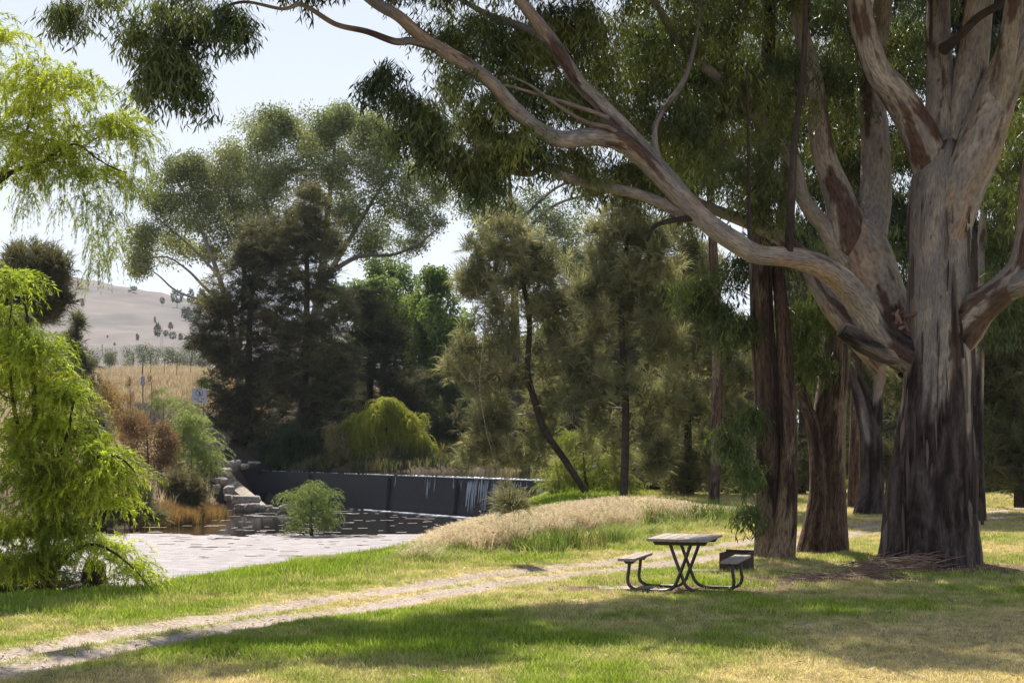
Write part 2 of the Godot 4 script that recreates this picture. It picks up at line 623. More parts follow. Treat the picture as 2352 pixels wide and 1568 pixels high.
# ---------------------------------------------------------------- trees
# trunks: list of [name, style, segments, step, flute, points]; lobes: [px, py, depth, half width px, half height px, half depth m, share]
func tree(called: String, label: String, category: String, group: String, trunks: Array, lobes: Array, o: Dictionary) -> Node3D:
	var first: Array = trunks[0][5][0] if trunks.size() else [lobes[0][0], lobes[0][1], lobes[0][2], 1.0]
	var foot := at(first[0], first[1], first[2])
	var root := thing(called, label, category, foot, group)
	var bones := []
	var made := {}
	for t in trunks:
		var m := Mb.new()
		var spine := tube(m, path(t[5]), t[2], t[3], t[1], t[4], t.size() > 6)
		if t[1] != 5 and t.size() <= 6:
			bones.append_array(spine)
		put(t[0], mesh_of(m), mats[["twig", "gum_bark", "rough_bark", "oak_bark", "far_bark", "dead_wood"][t[1]]], root)
	var tw := Mb.new()
	var where := []
	var tint := []
	var sub: float = o.get("sub", 9)
	var per: int = maxi(1, roundi(o.get("per", 18) * o.get("dense", 0.5)))
	var size: float = o.get("size", 1.0)
	var ca: Color = o.ca
	var cb: Color = o.cb
	var tilt: float = o.get("tilt", 0.35)
	var gap: float = o.get("gap", -0.25)
	var freq: float = o.get("freq", 60.0)
	var lump: float = o.get("lump", 0.36) * 1.4
	for q in lobes:
		var mid := at(q[0], q[1], q[2])
		var s: float = q[2] / F
		var r := Vector3(q[3] * s, q[4] * s, q[5])
		var share: float = q[6] if q.size() > 6 else 1.0
		if o.get("overhead", 1.0) != 1.0 and q[1] < -50:
			share *= o.overhead
		var count := maxi(1, roundi(sub * share))
		# a branch to the lobe's heart
		if o.get("branch", 0.0) > 0.0:
			bones.append_array(connect_twig(tw, bones, mid, o.branch, o.get("sag", 0.1), foot, o.get("twig_style", 0)))
		for k in count:
			var dir := ball()
			dir = dir.normalized() * pow(dir.length(), 0.55)
			var c := mid + dir * r * 0.85
			var over: bool = o.get("overhead", 1.0) != 1.0 and q[1] < -50
			var sr := (r.x + r.y + r.z) / 3.0 * lump * rf(0.7, 1.25) * (0.75 if over else 1.0)
			var tone: float = rf(1.0 - o.get("vary", 0.2), 1.0 + o.get("vary", 0.2))
			if o.get("twig", 0.0) > 0.0 and rng.randf() < o.get("twigs", 0.8):
				connect_twig(tw, bones, c, o.twig, 0.08, foot, o.get("twig_style", 0))
			if over and nz.get_noise_3d(c.x * 13.0, c.y * 13.0, c.z * 30.0) < 0.02:
				continue
			for p in (per * 2 if over else per):
				var u := ball()
				var at_ := c + u * Vector3(sr, sr * o.get("flat", 0.8), sr)
				if nz.get_noise_3dv(at_ * freq) < gap:
					continue
				var bs := Basis(Vector3.UP, rf(0, TAU)) * Basis(Vector3.RIGHT, rf(-tilt, tilt))
				bs = bs.scaled(Vector3.ONE * size * rf(0.75, 1.25))
				where.append(Transform3D(bs, at_))
				var mixed: Color = ca.lerp(cb, clampf(0.5 + 1.3 * nz2.get_noise_3dv(at_ * o.get("tone", 25.0)) + rf(-0.25, 0.25), 0, 1))
				var g := tone * rf(0.8, 1.2)
				tint.append(Color(mixed.r * g, mixed.g * g, mixed.b * g))
	if tw.v.size():
		put("twigs", mesh_of(tw), mats[o.get("twig_mat", "twig")], root).set_meta("kind", "stuff")
	if where.size():
		scatter("crown", o.spray, mats[o.leaf], where, tint, root)
	return root

func connect_twig(m: Mb, bones: Array, target: Vector3, thick: float, sag: float, foot: Vector3, style := 0) -> Array:
	var best: Array = [foot, thick]
	var cost := 1e9
	for b in bones:
		var v: Vector3 = target - b[0]
		var d := v.length() + maxf(0.0, -v.y) * 0.8
		if d < cost:
			cost = d
			best = b
	var a: Vector3 = best[0]
	var l := a.distance_to(target)
	if l < 0.05:
		return []
	var mid := a.lerp(target, 0.5) + ball() * l * 0.13 + Vector3(0, l * sag, 0)
	var r0 := minf(best[1] * 0.7, thick * clampf(l * 0.5, 0.35, 1.6))
	return tube(m, [[a, r0], [a.lerp(mid, 0.6) + ball() * l * 0.04, r0 * 0.75], [mid, r0 * 0.6], [mid.lerp(target, 0.55) + ball() * l * 0.05, r0 * 0.4], [target, r0 * 0.2]], 5, maxf(0.12, l / 14.0), style)

# ---------------------------------------------------------------- materials
func make_materials() -> void:
	var streaks := noise_tex(0.028, 4, 5, ramp2([[0.0, Color(0.55, 0.53, 0.52)], [0.42, Color(0.86, 0.85, 0.85)], [0.6, Color(1, 1, 1)], [1.0, Color(1, 1, 1)]]))
	var mild := noise_tex(0.028, 4, 6, ramp2([[0.0, Color(0.72, 0.7, 0.69)], [0.4, Color(0.93, 0.92, 0.92)], [0.6, Color(1, 1, 1)], [1.0, Color(1, 1, 1)]]))
	var relief := noise_tex(0.028, 4, 5)
	for b in [["gum_bark", 0.75, 3.0], ["rough_bark", 0.9, 5.0], ["oak_bark", 0.95, 2.5], ["far_bark", 0.85, 1.5], ["dead_wood", 0.85, 0.8]]:
		var m := mat(b[0], Color.WHITE, b[1], true)
		m.albedo_texture = mild if b[0] == "gum_bark" else streaks
		m.uv1_scale = Vector3(2.0, 1.3, 1)
		m.heightmap_enabled = true
		m.heightmap_texture = relief
		m.heightmap_scale = b[2]
		m.metallic_specular = 0.3
	mat("twig", Color.WHITE, 0.9, true)
	var grit := noise_tex(0.05, 5, 21, ramp2([[0.0, Color(0.62, 0.6, 0.58)], [0.5, Color(0.88, 0.88, 0.88)], [0.75, Color(1, 1, 1)], [1.0, Color(1, 1, 1)]]))
	var bumps := noise_tex(0.05, 5, 21)
	for b in [["soil", 0.55, 2.0], ["dirt", 0.8, 0.35]]:
		var m := mat(b[0], Color.WHITE, 0.95, true)
		m.albedo_texture = grit
		m.uv1_triplanar = true
		m.uv1_world_triplanar = true
		m.uv1_scale = Vector3.ONE * b[1]
		m.heightmap_enabled = true
		m.heightmap_texture = bumps
		m.heightmap_scale = b[2]
		m.metallic_specular = 0.2
	var water := mat("water", lin(0.016, 0.014, 0.010), 0.07)
	water.normal_enabled = true
	water.normal_texture = noise_tex(0.03, 3, 8, null, true, 3.0)
	water.normal_scale = 0.10
	water.uv1_triplanar = true
	water.uv1_world_triplanar = true
	water.uv1_scale = Vector3(0.35, 0.35, 0.7)
	var weed := mat("weed", Color.WHITE, 0.6, true)
	weed.albedo_texture = noise_tex(0.09, 4, 31, ramp2([[0.0, Color(0.45, 0.42, 0.43)], [0.45, Color(0.9, 0.88, 0.9)], [1.0, Color(1, 1, 1)]]))
	weed.uv1_triplanar = true
	weed.uv1_world_triplanar = true
	weed.uv1_scale = Vector3(0.6, 0.6, 0.6)
	weed.heightmap_enabled = true
	weed.heightmap_texture = noise_tex(0.12, 3, 33)
	weed.heightmap_scale = 2.5
	var conc := mat("concrete", lin(0.34, 0.295, 0.245), 0.9)
	conc.albedo_texture = noise_tex(0.012, 5, 41, ramp2([[0.0, Color(0.6, 0.57, 0.53)], [0.5, Color(0.9, 0.88, 0.86)], [1.0, Color(1, 1, 1)]]))
	conc.uv1_triplanar = true
	conc.uv1_world_triplanar = true
	conc.uv1_scale = Vector3.ONE * 0.4
	var wet := mat("wet_concrete", lin(0.020, 0.021, 0.027), 0.6)
	wet.albedo_texture = noise_tex(0.03, 5, 43, ramp2([[0.0, Color(0.2, 0.19, 0.17)], [0.55, Color(0.8, 0.82, 0.85)], [1.0, Color(1, 1, 1)]]))
	wet.uv1_triplanar = true
	wet.uv1_world_triplanar = true
	wet.uv1_scale = Vector3(0.9, 0.12, 0.9)
	var stone := mat("stone", Color.WHITE, 0.9, true)
	stone.albedo_texture = conc.albedo_texture
	stone.uv1_triplanar = true
	stone.uv1_world_triplanar = true
	stone.uv1_scale = Vector3.ONE * 0.7
	stone.heightmap_enabled = true
	stone.heightmap_texture = bumps
	stone.heightmap_scale = 4.0
	mat("stone_dark", lin(0.05, 0.05, 0.05), 0.9)
	mat("foam", lin(0.75, 0.78, 0.82), 0.4)
	var fall := mat("falling_water", Color(lin(0.55, 0.62, 0.72), 0.5), 0.4)
	fall.transparency = BaseMaterial3D.TRANSPARENCY_ALPHA
	leaf_mat("gum_leaf", 0.40, 0.5, 0.72)
	leaf_mat("willow_leaf", 0.5, 0.4, 1.0)
	leaf_mat("oak_leaf", 0.65, 0.3, 0.9)
	leaf_mat("far_leaf", 0.55, 0.4, 0.8)
	leaf_mat("grass", 0.6, 0.3, 0.9)
	leaf_mat("dry_grass", 0.7, 0.25, 0.8)
	mat("litter", Color.WHITE, 0.8, true)
	mat("hill", Color.WHITE, 0.95, true)
	var wood := mat("plank", lin(0.32, 0.285, 0.25), 0.8)
	wood.albedo_texture = noise_tex(0.03, 4, 51, ramp2([[0.0, Color(0.62, 0.58, 0.55)], [0.5, Color(0.92, 0.9, 0.88)], [1.0, Color(1, 1, 1)]]))
	wood.uv1_triplanar = true
	wood.uv1_scale = Vector3(6, 6, 0.6)
	mat("beam", lin(0.045, 0.03, 0.024), 0.7)
	var pipe := mat("pipe", lin(0.030, 0.023, 0.021), 0.35)
	pipe.metallic_specular = 0.5
	var rust := mat("rusty_steel", lin(0.045, 0.022, 0.015), 0.75)
	rust.albedo_texture = conc.albedo_texture
	rust.uv1_triplanar = true
	rust.uv1_scale = Vector3.ONE * 2.0
	mat("sign_white", lin(0.34, 0.35, 0.42), 0.5)
	mat("sign_ink", lin(0.03, 0.03, 0.06), 0.5)
	mat("sign_red", lin(0.10, 0.02, 0.03), 0.5)
	mat("post_wood", lin(0.12, 0.095, 0.08), 0.9)
	mat("post_steel", lin(0.05, 0.03, 0.022), 0.7)
	mat("pale_post", lin(0.5, 0.47, 0.44), 0.8)
	mat("bird", lin(0.015, 0.015, 0.017), 0.6)

func make_sprays() -> void:
	sprays.gum = gum_spray(7, 6, 0.13, 0.023, 0.42)
	sprays.gum_far = clump_spray(34, 0.22, 0.07, 0.62, 0.7)
	sprays.gum_mid = gum_spray(7, 5, 0.16, 0.034, 0.5)
	sprays.willow = willow_spray(3, 0.7, 0.09, 0.015, 0.26)
	sprays.willow_hang = willow_spray(4, 0.75, 0.085, 0.014, 0.42)
	sprays.oak = oak_spray(40, 0.42, 0.015, 0.04)
	sprays.oak_far = oak_spray(45, 0.75, 0.028, 0.1)
	sprays.broad = clump_spray(30, 0.30, 0.12, 0.6, 0.4)
	sprays.weep = willow_spray(7, 1.3, 0.15, 0.034, 0.42)
	sprays.bush = clump_spray(40, 0.12, 0.03, 0.28, -0.3)
	sprays.needle_bush = oak_spray(50, 0.34, 0.012, 0.35)

# ---------------------------------------------------------------- setting
func sheet(called: String, pts: PackedVector3Array, m: Material) -> MeshInstance3D: # pairs (near, far) from left to right
	var b := Mb.new()
	for p in pts:
		b.v.append(p)
		b.n.append(Vector3.UP)
	for k in range(0, pts.size() - 2, 2):
		b.i.append_array(PackedInt32Array([k, k + 1, k + 3, k, k + 3, k + 2]))
	var o := put(called, mesh_of(b), m)
	o.set_meta("kind", "structure")
	return o

func ridge(px: float) -> float:
	return tab(PackedVector2Array([Vector2(-1500, 600), Vector2(-200, 612), Vector2(60, 622), Vector2(165, 639), Vector2(240, 648), Vector2(300, 660), Vector2(390, 676), Vector2(470, 690), Vector2(700, 740), Vector2(1000, 800), Vector2(1500, 830), Vector2(2400, 800), Vector2(4000, 760)]), px)

func hill_at(px: float, py: float) -> Vector3:
	var t := clampf((846.0 - py) / (846.0 - ridge(px)), 0.0, 1.0)
	return at(px, py, lerpf(430.0, 900.0, pow(t, 1.2)))

func build_setting() -> void:
	make_sprays()
	var h := Mb.new()
	var rows := 46
	var cols := 150
	for j in rows + 4:
		for k in cols:
			var px := -1500.0 + k * 36.0
			var t := (j - 2.0) / (rows - 1.0)
			var tt := minf(t, 1.0)
			var py := lerpf(846.0, ridge(px), tt)
			var d := lerpf(430.0, 900.0, pow(maxf(tt, 0.0), 1.2)) + maxf(0.0, t - 1.0) * 3000.0
			if t < 0.0:
				py = 846.0 - t * 900.0
			var p := at(px, py, d)
			if t > 1.0:
				p.y = at(px, ridge(px), 900.0).y - (t - 1.0) * 300.0
			elif t > 0.0:
				p.y += (2.2 * nz.get_noise_2d(p.x * 0.9, p.z * 0.9) + 0.9 * nz2.get_noise_2d(p.x * 2.5, p.z * 2.5)) * sm(t * 6.0)
			h.v.append(p)
			var n := nz2.get_noise_2d(p.x * 1.6, p.y * 5.0)
			var n1 := nz.get_noise_2d(p.x * 0.5, p.y * 1.6)
			h.c.append(Color(0.125, 0.10, 0.09).lerp(Color(0.055, 0.052, 0.047), clampf(0.35 + 1.2 * n + 0.8 * n1, 0, 1)))
	for j in rows + 3:
		for k in cols - 1:
			var p := j * cols + k
			var q := p + cols
			h.i.append_array(PackedInt32Array([p, q, q + 1, p, q + 1, p + 1]))
	for j in rows + 4:
		for k in cols:
			var a := h.v[j * cols + mini(k + 1, cols - 1)] - h.v[j * cols + maxi(k - 1, 0)]
			var b := h.v[mini(j + 1, rows + 3) * cols + k] - h.v[maxi(j - 1, 0) * cols + k]
			h.n.append(a.cross(b).normalized())
	put("hill", mesh_of(h), mats.hill).set_meta("kind", "structure")
	# water below and above the weir
	sheet("river", PackedVector3Array([Vector3(-75, WATER, -20), Vector3(-75, WATER, -112), Vector3(-16.6, WATER, -22), Vector3(-16.6, WATER, -98), Vector3(6, WATER, -24), Vector3(6, WATER, -70)]), mats.water)
	var pool := PackedVector3Array()
	for k in 22:
		var x := -17.2 + k * 1.96
		pool.append(Vector3(x, POOL, -(tab(NEARP, x) + (0.2 if x < 3.0 else -1.0))))
		pool.append(Vector3(x, POOL, -(tab(FARP, x) + 1.5)))
	sheet("upstream_pool", pool, mats.water)
	# the mat of weed that floats on the slack water
	var w := Mb.new()
	var nx := 150
	var nd := 300
	var idx := {}
	for j in nd:
		for k in nx:
			var x := -27.0 + k * 0.22
			var d := 24.0 + j * 0.21
			if ground(x, d) > WATER - 0.02 or x > tab(EDGE, d):
				continue
			var n := nz.get_noise_2d(x * 7.0, d * 26.0) * 0.7 + nz2.get_noise_2d(x * 24.0, d * 90.0) * 0.55
			var thick := 0.50 + 0.2 * nz.get_noise_2d(x * 5.0, d * 8.0) - 1.0 * sm((d - 60.0 - 2.0 * nz.get_noise_2d(x * 12.0, 3.0)) / 5.0) - 0.12 * sm((d - 50.0) / 8.0)
			if d > 63.0:
				thick = -0.40 + 0.14 * sm((x + 4.0) / 6.0)
			if n > thick:
				continue
			var corner := []
			for c in 4:
				var cj: int = j + c / 2
				var ck: int = k + c % 2
				var key := cj * 1000 + ck
				if not idx.has(key):
					idx[key] = w.v.size()
					var xx := -27.0 + ck * 0.22
					var dd := 24.0 + cj * 0.21
					w.v.append(Vector3(xx, WATER + 0.012, -dd))
					w.n.append(Vector3.UP)
					var t := 0.5 + 0.8 * nz2.get_noise_2d(xx * 9.0, dd * 20.0)
					var wk := 0.80 + 0.6 * nz2.get_noise_2d(xx * 55.0, dd * 120.0) + 0.3 * nz.get_noise_2d(xx * 16.0, dd * 60.0)
					w.c.append(Color(0.34, 0.315, 0.33).lerp(Color(0.36, 0.315, 0.295), clampf(t, 0, 1)) * clampf(wk, 0.35, 1.15))
				corner.append(idx[key])
			w.i.append_array(PackedInt32Array([corner[0], corner[2], corner[3], corner[0], corner[3], corner[1]]))
	tag(put("floating_weed", mesh_of(w), mats.weed), "pale mat of weed and scum floating on the slack river", "water weed", "", "stuff")
	build_weir()

func prism(m: Mb, poly: PackedVector3Array, push: Vector3) -> void: # a flat polygon given thickness, hard edges
	var n := poly.size()
	var nrm := (poly[1] - poly[0]).cross(poly[2] - poly[0]).normalized()
	var flip := nrm.dot(push) > 0.0 # the front face looks away from the push
	for face in 2:
		var b := m.v.size()
		for k in n:
			m.v.append(poly[k] + push * face)
		for k in range(1, n - 1):
			if (face == 0) != flip:
				m.i.append_array(PackedInt32Array([b, b + k + 1, b + k]))
			else:
				m.i.append_array(PackedInt32Array([b, b + k, b + k + 1]))
	for k in n:
		var b := m.v.size()
		var a := poly[k]
		var c := poly[(k + 1) % n]
		m.v.append_array(PackedVector3Array([a, c, c + push, a + push]))
		if flip:
			m.i.append_array(PackedInt32Array([b, b + 1, b + 2, b, b + 2, b + 3]))
		else:
			m.i.append_array(PackedInt32Array([b, b + 2, b + 1, b, b + 3, b + 2]))

func box(m: Mb, c: Vector3, s: Vector3, bs := Basis.IDENTITY) -> void:
	var h := s * 0.5
	prism(m, PackedVector3Array([c + bs * Vector3(-h.x, -h.y, h.z), c + bs * Vector3(h.x, -h.y, h.z), c + bs * Vector3(h.x, h.y, h.z), c + bs * Vector3(-h.x, h.y, h.z)]), bs * Vector3(0, 0, -s.z))

func plank(m: Mb, c: Vector3, s: Vector3, bs := Basis.IDENTITY, bevel := 0.006) -> void: # a board with chamfered long edges, long side along z
	var x := s.x * 0.5
	var y := s.y * 0.5
	var e := bevel
	var p := PackedVector3Array()
	for q in [Vector2(-x + e, -y), Vector2(x - e, -y), Vector2(x, -y + e), Vector2(x, y - e), Vector2(x - e, y), Vector2(-x + e, y), Vector2(-x, y - e), Vector2(-x, -y + e)]:
		p.append(c + bs * Vector3(q.x, q.y, s.z * 0.5))
	prism(m, p, bs * Vector3(0, 0, -s.z))

func build_weir() -> void:
	var a := Vector3(-16.9, 0, -97.4)
	var b := Vector3(4.4, 0, -68.2)
	var along := (b - a).normalized()
	var back := Vector3(along.z, 0, -along.x) # upstream
	if back.z > 0.0:
		back = -back
	var root := thing("weir", "dark concrete weir wall with thin water spilling over its lip", "weir", Vector3(-6, WATER, -83))
	var w := Mb.new()
	var top := POOL - 0.03
	prism(w, PackedVector3Array([a + Vector3(0, -3, 0) - back * 0.35, a + Vector3(0, top, 0), a + Vector3(0, top - 0.02, 0) + back * 1.0, a + Vector3(0, -3, 0) + back * 1.4]), b - a)
	put("wall", mesh_of(w), mats.wet_concrete, root)
	for u in [0.21, 0.47, 0.66]:
		var jt := Mb.new()
		box(jt, a.lerp(b, u) - back * 0.2 + Vector3(0, -1.05, 0), Vector3(0.05, 2.1, 0.20), Basis(Vector3.UP, atan2(-along.z, along.x)) * Basis(Vector3.RIGHT, -0.11))
		put("joint", mesh_of(jt), mats.stone_dark, root)
	var l := a.distance_to(b)
	var lip := Mb.new()
	var n := 420
	for k in n:
		var u := float(k) / n
		var here := sm((u - 0.30) / 0.4)
		if rng.randf() > 0.35 + 0.65 * here:
			continue
		var p := a.lerp(b, u) - back * 0.02
		var s := rf(0.02, 0.05) * (0.5 + here)
		box(lip, p + Vector3(0, top + 0.02 + s * 0.3, 0) - back * s * 0.3, Vector3(l / n * rf(0.7, 1.5), s, s * 1.4), Basis(Vector3.UP, atan2(-along.z, along.x)).rotated(along, rf(-0.5, 0.5)))
	put("spilling_lip", mesh_of(lip), mats.foam, root).set_meta("kind", "stuff")
	var fall := Mb.new()
	for g in [[0.50, 1, 0.5], [0.585, 3, 0.7], [0.60, 2, 0.6], [0.70, 26, 0.85], [0.73, 16, 0.8], [0.76, 14, 0.6], [0.79, 10, 0.5], [0.82, 8, 0.5], [0.87, 18, 0.9], [0.90, 8, 0.6], [0.66, 5, 0.35], [0.94, 9, 0.5]]:
		for k in g[1]:
			var u: float = g[0] + rf(-0.013, 0.013)
			var p := a.lerp(b, u)
			var from := rf(0.0, 0.3)
			var len: float = rf(0.4, 1.95) * g[2]
			var wid := rf(0.01, 0.045)
			var q := fall.v.size()
			for s in 5:
				var y := top - from - len * s / 4.0
				var c := p - back * (0.06 + 0.35 * (top - y) / 3.1) + Vector3(0, y, 0) + along * rf(-0.015, 0.015)
				var half := along * wid * (1.0 - 0.5 * absf(s - 2.0) / 2.0)
				fall.v.append(c - half)
				fall.v.append(c + half)
			for s in 4:
				var z := q + s * 2
				fall.i.append_array(PackedInt32Array([z, z + 1, z + 3, z, z + 3, z + 2]))
	put("falling_water", mesh_of(fall), mats.falling_water, root).set_meta("kind", "stuff")
	# foam where it lands
	var foam := Mb.new()
	for k in 260:
		var u := rf(0.42, 0.97)
		var p := a.lerp(b, u) - back * (0.45 + absf(rng.randfn(0, 0.30)))
		p.y = WATER + 0.014
		var bs := Basis(Vector3.UP, atan2(-along.z, along.x) + rf(-0.2, 0.2))
		box(foam, p, Vector3(rf(0.1, 0.7), 0.02, rf(0.03, 0.12)), bs)
	put("foam", mesh_of(foam), mats.foam, root).set_meta("kind", "stuff")
	# abutment at the left end and the pale ramp that runs down from it
	var wing := thing("wing_wall", "concrete abutment with a pale sloping ramp at the weir's left end", "wall", Vector3(-17.5, WATER, -96))
	var e0 := a + along * 0.6 - back * 0.05
	var e1 := a - along * 3.3 - back * 0.05
	var ww := Mb.new()
	prism(ww, PackedVector3Array([e0 + Vector3(0, -3, 0), e0 + Vector3(0, 0.12, 0), e0 - along * 0.5 + Vector3(0, 0.22, 0), e0 - along * 1.7 + Vector3(0, 0.45, 0), e1 + Vector3(0, -0.25, 0), e1 + Vector3(0, -3, 0)]), back * 1.2)
	put("abutment", mesh_of(ww), mats.wet_concrete, wing)
	var cp := Mb.new()
	prism(cp, PackedVector3Array([at(530, 1091, 97.5), at(613, 1161, 88.0), at(588, 1168, 86.5), at(519, 1110, 96.0)]), Vector3(0, -1.6, 0))
	put("ramp", mesh_of(cp), mats.concrete, wing)
# ---------------------------------------------------------------- the big red gum
func build_big_tree() -> void:
	var t := []
	t.append(["trunk", 1, 128, 0.045, 0.10, [[2137, 1345, 25.3, 142], [2137, 1318, 25.3, 128], [2137, 1285, 25.3, 117], [2138, 1220, 25.3, 108], [2138, 1112, 25.3, 97], [2142, 1057, 25.3, 91], [2152, 880, 25.3, 77], [2156, 733, 25.3, 69], [2158, 620, 25.3, 69], [2160, 517, 25.3, 73], [2172, 420, 25.3, 76], [2178, 360, 25.3, 66], [2180, 318, 25.3, 36], [2182, 285, 25.3, 6]]])
	t.append(["limb", 1, 56, 0.05, 0.07, [[2140, 380, 25.3, 46], [2118, 318, 25.1, 42], [2092, 266, 25.0, 38], [2052, 205, 24.8, 34], [2018, 165, 24.7, 30], [1990, 90, 24.6, 28], [1975, 20, 24.5, 27], [1962, -80, 24.5, 25], [1950, -250, 24.4, 22], [1900, -500, 24, 14]]])
	t.append(["limb", 1, 56, 0.05, 0.07, [[2166, 460, 25.3, 52], [2162, 320, 25.3, 38], [2160, 180, 25.4, 31], [2156, 50, 25.5, 27], [2155, -150, 25.8, 24], [2165, -400, 26, 18], [2190, -650, 26, 10]]])
	t.append(["limb", 1, 56, 0.05, 0.09, [[2178, 560, 25.3, 40], [2200, 440, 25.3, 52], [2220, 270, 25.2, 43], [2236, 120, 25.1, 37], [2250, 0, 25.0, 33], [2270, -200, 25, 27], [2300, -500, 24.6, 15]]])
	t.append(["limb", 1, 56, 0.05, 0.09, [[2165, 600, 25.2, 40], [2200, 470, 25.0, 50], [2243, 350, 24.8, 54], [2290, 216, 24.6, 46], [2332, 120, 24.4, 39], [2385, 0, 24.2, 33], [2460, -200, 24, 25], [2560, -450, 23.5, 13]]])
	t.append(["limb", 1, 72, 0.05, 0.09, [[2095, 850, 25.7, 34], [2064, 775, 26.0, 44], [2032, 690, 26.2, 56], [1990, 600, 26.3, 64], [1962, 540, 26.4, 62], [1955, 500, 26.45, 38], [1952, 465, 26.5, 8]]])
	t.append(["limb", 1, 48, 0.05, 0.08, [[1958, 600, 26.35, 44], [1945, 540, 26.2, 46], [1930, 460, 26.2, 35], [1905, 390, 26.2, 29], [1887, 324, 26.1, 27], [1868, 180, 26, 22], [1842, 72, 26, 18], [1820, -80, 26, 15], [1780, -300, 25.5, 9]]])
	t.append(["limb", 1, 48, 0.05, 0.08, [[1980, 620, 26.4, 42], [1990, 560, 26.3, 46], [2010, 470, 26.6, 38], [2012, 330, 26.7, 33], [2002, 180, 26.8, 29], [2020, 50, 26.9, 26], [2040, -100, 27, 23], [2060, -350, 27, 14]]])
	t.append(["limb", 1, 36, 0.05, 0.06, [[1945, 600, 26.2, 30], [1894, 522, 26.1, 19], [1843, 450, 25.9, 17], [1818, 362, 25.7, 16], [1757, 288, 25.5, 16], [1707, 234, 25.3, 14], [1649, 180, 25.1, 12], [1560, 90, 24.8, 9], [1480, -40, 24.5, 5]]])
	t.append(["limb", 1, 56, 0.05, 0.09, [[2150, 845, 25.6, 16], [2105, 826, 25.45, 44], [2052, 797, 25.2, 41], [2004, 752, 24.9, 37], [1966, 684, 24.6, 33], [1915, 630, 24.2, 30], [1865, 603, 24, 27], [1811, 591, 23.8, 24], [1739, 583, 23.6, 23], [1685, 553, 23.4, 24], [1624, 510, 23.3, 22], [1560, 450, 23.2, 21], [1505, 392, 23.1, 21], [1436, 330, 23.0, 23], [1372, 313, 22.9, 22], [1292, 320, 22.7, 20], [1238, 299, 22.5, 18], [1184, 252, 22.4, 17], [1130, 191, 22.2, 16], [1076, 151, 22.0, 16], [1004, 108, 21.8, 15], [954, 72, 21.6, 14], [914, 36, 21.5, 13], [860, 5, 21.4, 12], [780, -60, 21.2, 10], [660, -150, 20.8, 7], [540, -220, 20.4, 3]]])
	t.append(["branch_stub", 1, 40, 0.05, 0.09, [[2075, 825, 25.2, 14], [2035, 808, 25.05, 27], [1985, 785, 24.85, 27], [1952, 768, 24.7, 24], [1934, 756, 24.65, 19]], true])
	t.append(["limb", 1, 36, 0.05, 0.06, [[1640, 528, 23.4, 20], [1560, 438, 23.3, 19], [1500, 366, 23.3, 18], [1436, 297, 23.2, 18], [1382, 240, 23.1, 17], [1328, 187, 23, 16], [1274, 101, 22.9, 15], [1220, 32, 22.8, 14], [1184, -20, 22.8, 13], [1120, -150, 22.6, 10], [1020, -330, 22.4, 5]]])
	t.append(["limb", 1, 36, 0.05, 0.06, [[2040, 830, 25.5, 42], [1940, 735, 25.5, 29], [1884, 660, 25.5, 24], [1842, 590, 25.4, 19], [1790, 545, 25.2, 17], [1721, 512, 25.0, 15], [1602, 464, 24.8, 11], [1500, 400, 24.6, 7], [1420, 330, 24.4, 4]]])
	t.append(["limb", 1, 28, 0.05, 0.06, [[1615, 508, 23.35, 15], [1560, 485, 23.3, 13], [1472, 447, 23.2, 12], [1365, 425, 23.1, 11], [1292, 403, 23, 10], [1249, 383, 22.9, 9], [1213, 400, 22.8, 7], [1130, 383, 22.6, 6], [1083, 374, 22.5, 5], [1055, 338, 22.4, 4], [1000, 313, 22.2, 3], [950, 290, 22, 1.5]]])
	t.append(["limb", 1, 24, 0.05, 0.06, [[1010, 112, 21.8, 11], [946, 94, 21.6, 9], [907, 95, 21.5, 8], [842, 72, 21.3, 7], [770, 55, 21.1, 6], [695, 11, 20.9, 5.5], [648, 20, 20.8, 4], [562, 4, 20.6, 3.5], [504, 22, 20.5, 3], [440, 60, 20.4, 1.5]]])
	t.append(["limb", 1, 20, 0.06, 0.06, [[1405, 300, 23.4, 13], [1382, 262, 23.5, 12], [1292, 137, 23.6, 11], [1220, 72, 23.7, 10], [1112, 29, 23.8, 7], [1000, -40, 23.8, 3]]])
	t.append(["limb", 1, 20, 0.06, 0.06, [[1520, 400, 23.4, 10], [1504, 317, 23.6, 7], [1519, 259, 23.7, 7], [1573, 180, 24, 6], [1600, 80, 24.2, 4], [1620, -60, 24.3, 2]]])
	t.append(["limb", 1, 56, 0.05, 0.09, [[2150, 790, 25.3, 20], [2198, 768, 25.2, 52], [2250, 708, 24.9, 42], [2305, 662, 24.6, 34], [2345, 605, 24.4, 26], [2357, 520, 24.2, 20], [2362, 420, 24, 18], [2385, 250, 23.8, 15], [2420, 50, 23.5, 9]]])
	t.append(["limb", 1, 40, 0.06, 0.09, [[2262, 700, 24.9, 14], [2312, 666, 24.6, 28], [2370, 640, 24.2, 28], [2460, 600, 23.8, 24], [2560, 480, 23.4, 16], [2620, 300, 23.2, 9]]])
	t.append(["limb", 1, 30, 0.06, 0.05, [[2262, 310, 24.9, 8], [2288, 250, 24.6, 27], [2310, 140, 24.0, 24], [2330, 0, 23.2, 20], [2340, -200, 22.0, 15], [2320, -380, 20.6, 7]]])
	t.append(["limb", 1, 30, 0.06, 0.05, [[1180, -30, 24, 12], [1260, -160, 23, 12], [1350, -300, 21.6, 8], [1400, -380, 20.5, 4]]])
	t.append(["dead_branch", 3, 20, 0.05, 0.08, [[2168, 112, 25.0, 16], [2186, 96, 24.8, 12], [2210, 76, 24.6, 10], [2250, 38, 24.3, 10], [2310, 4, 24.0, 9], [2400, -40, 23.5, 5]], true])
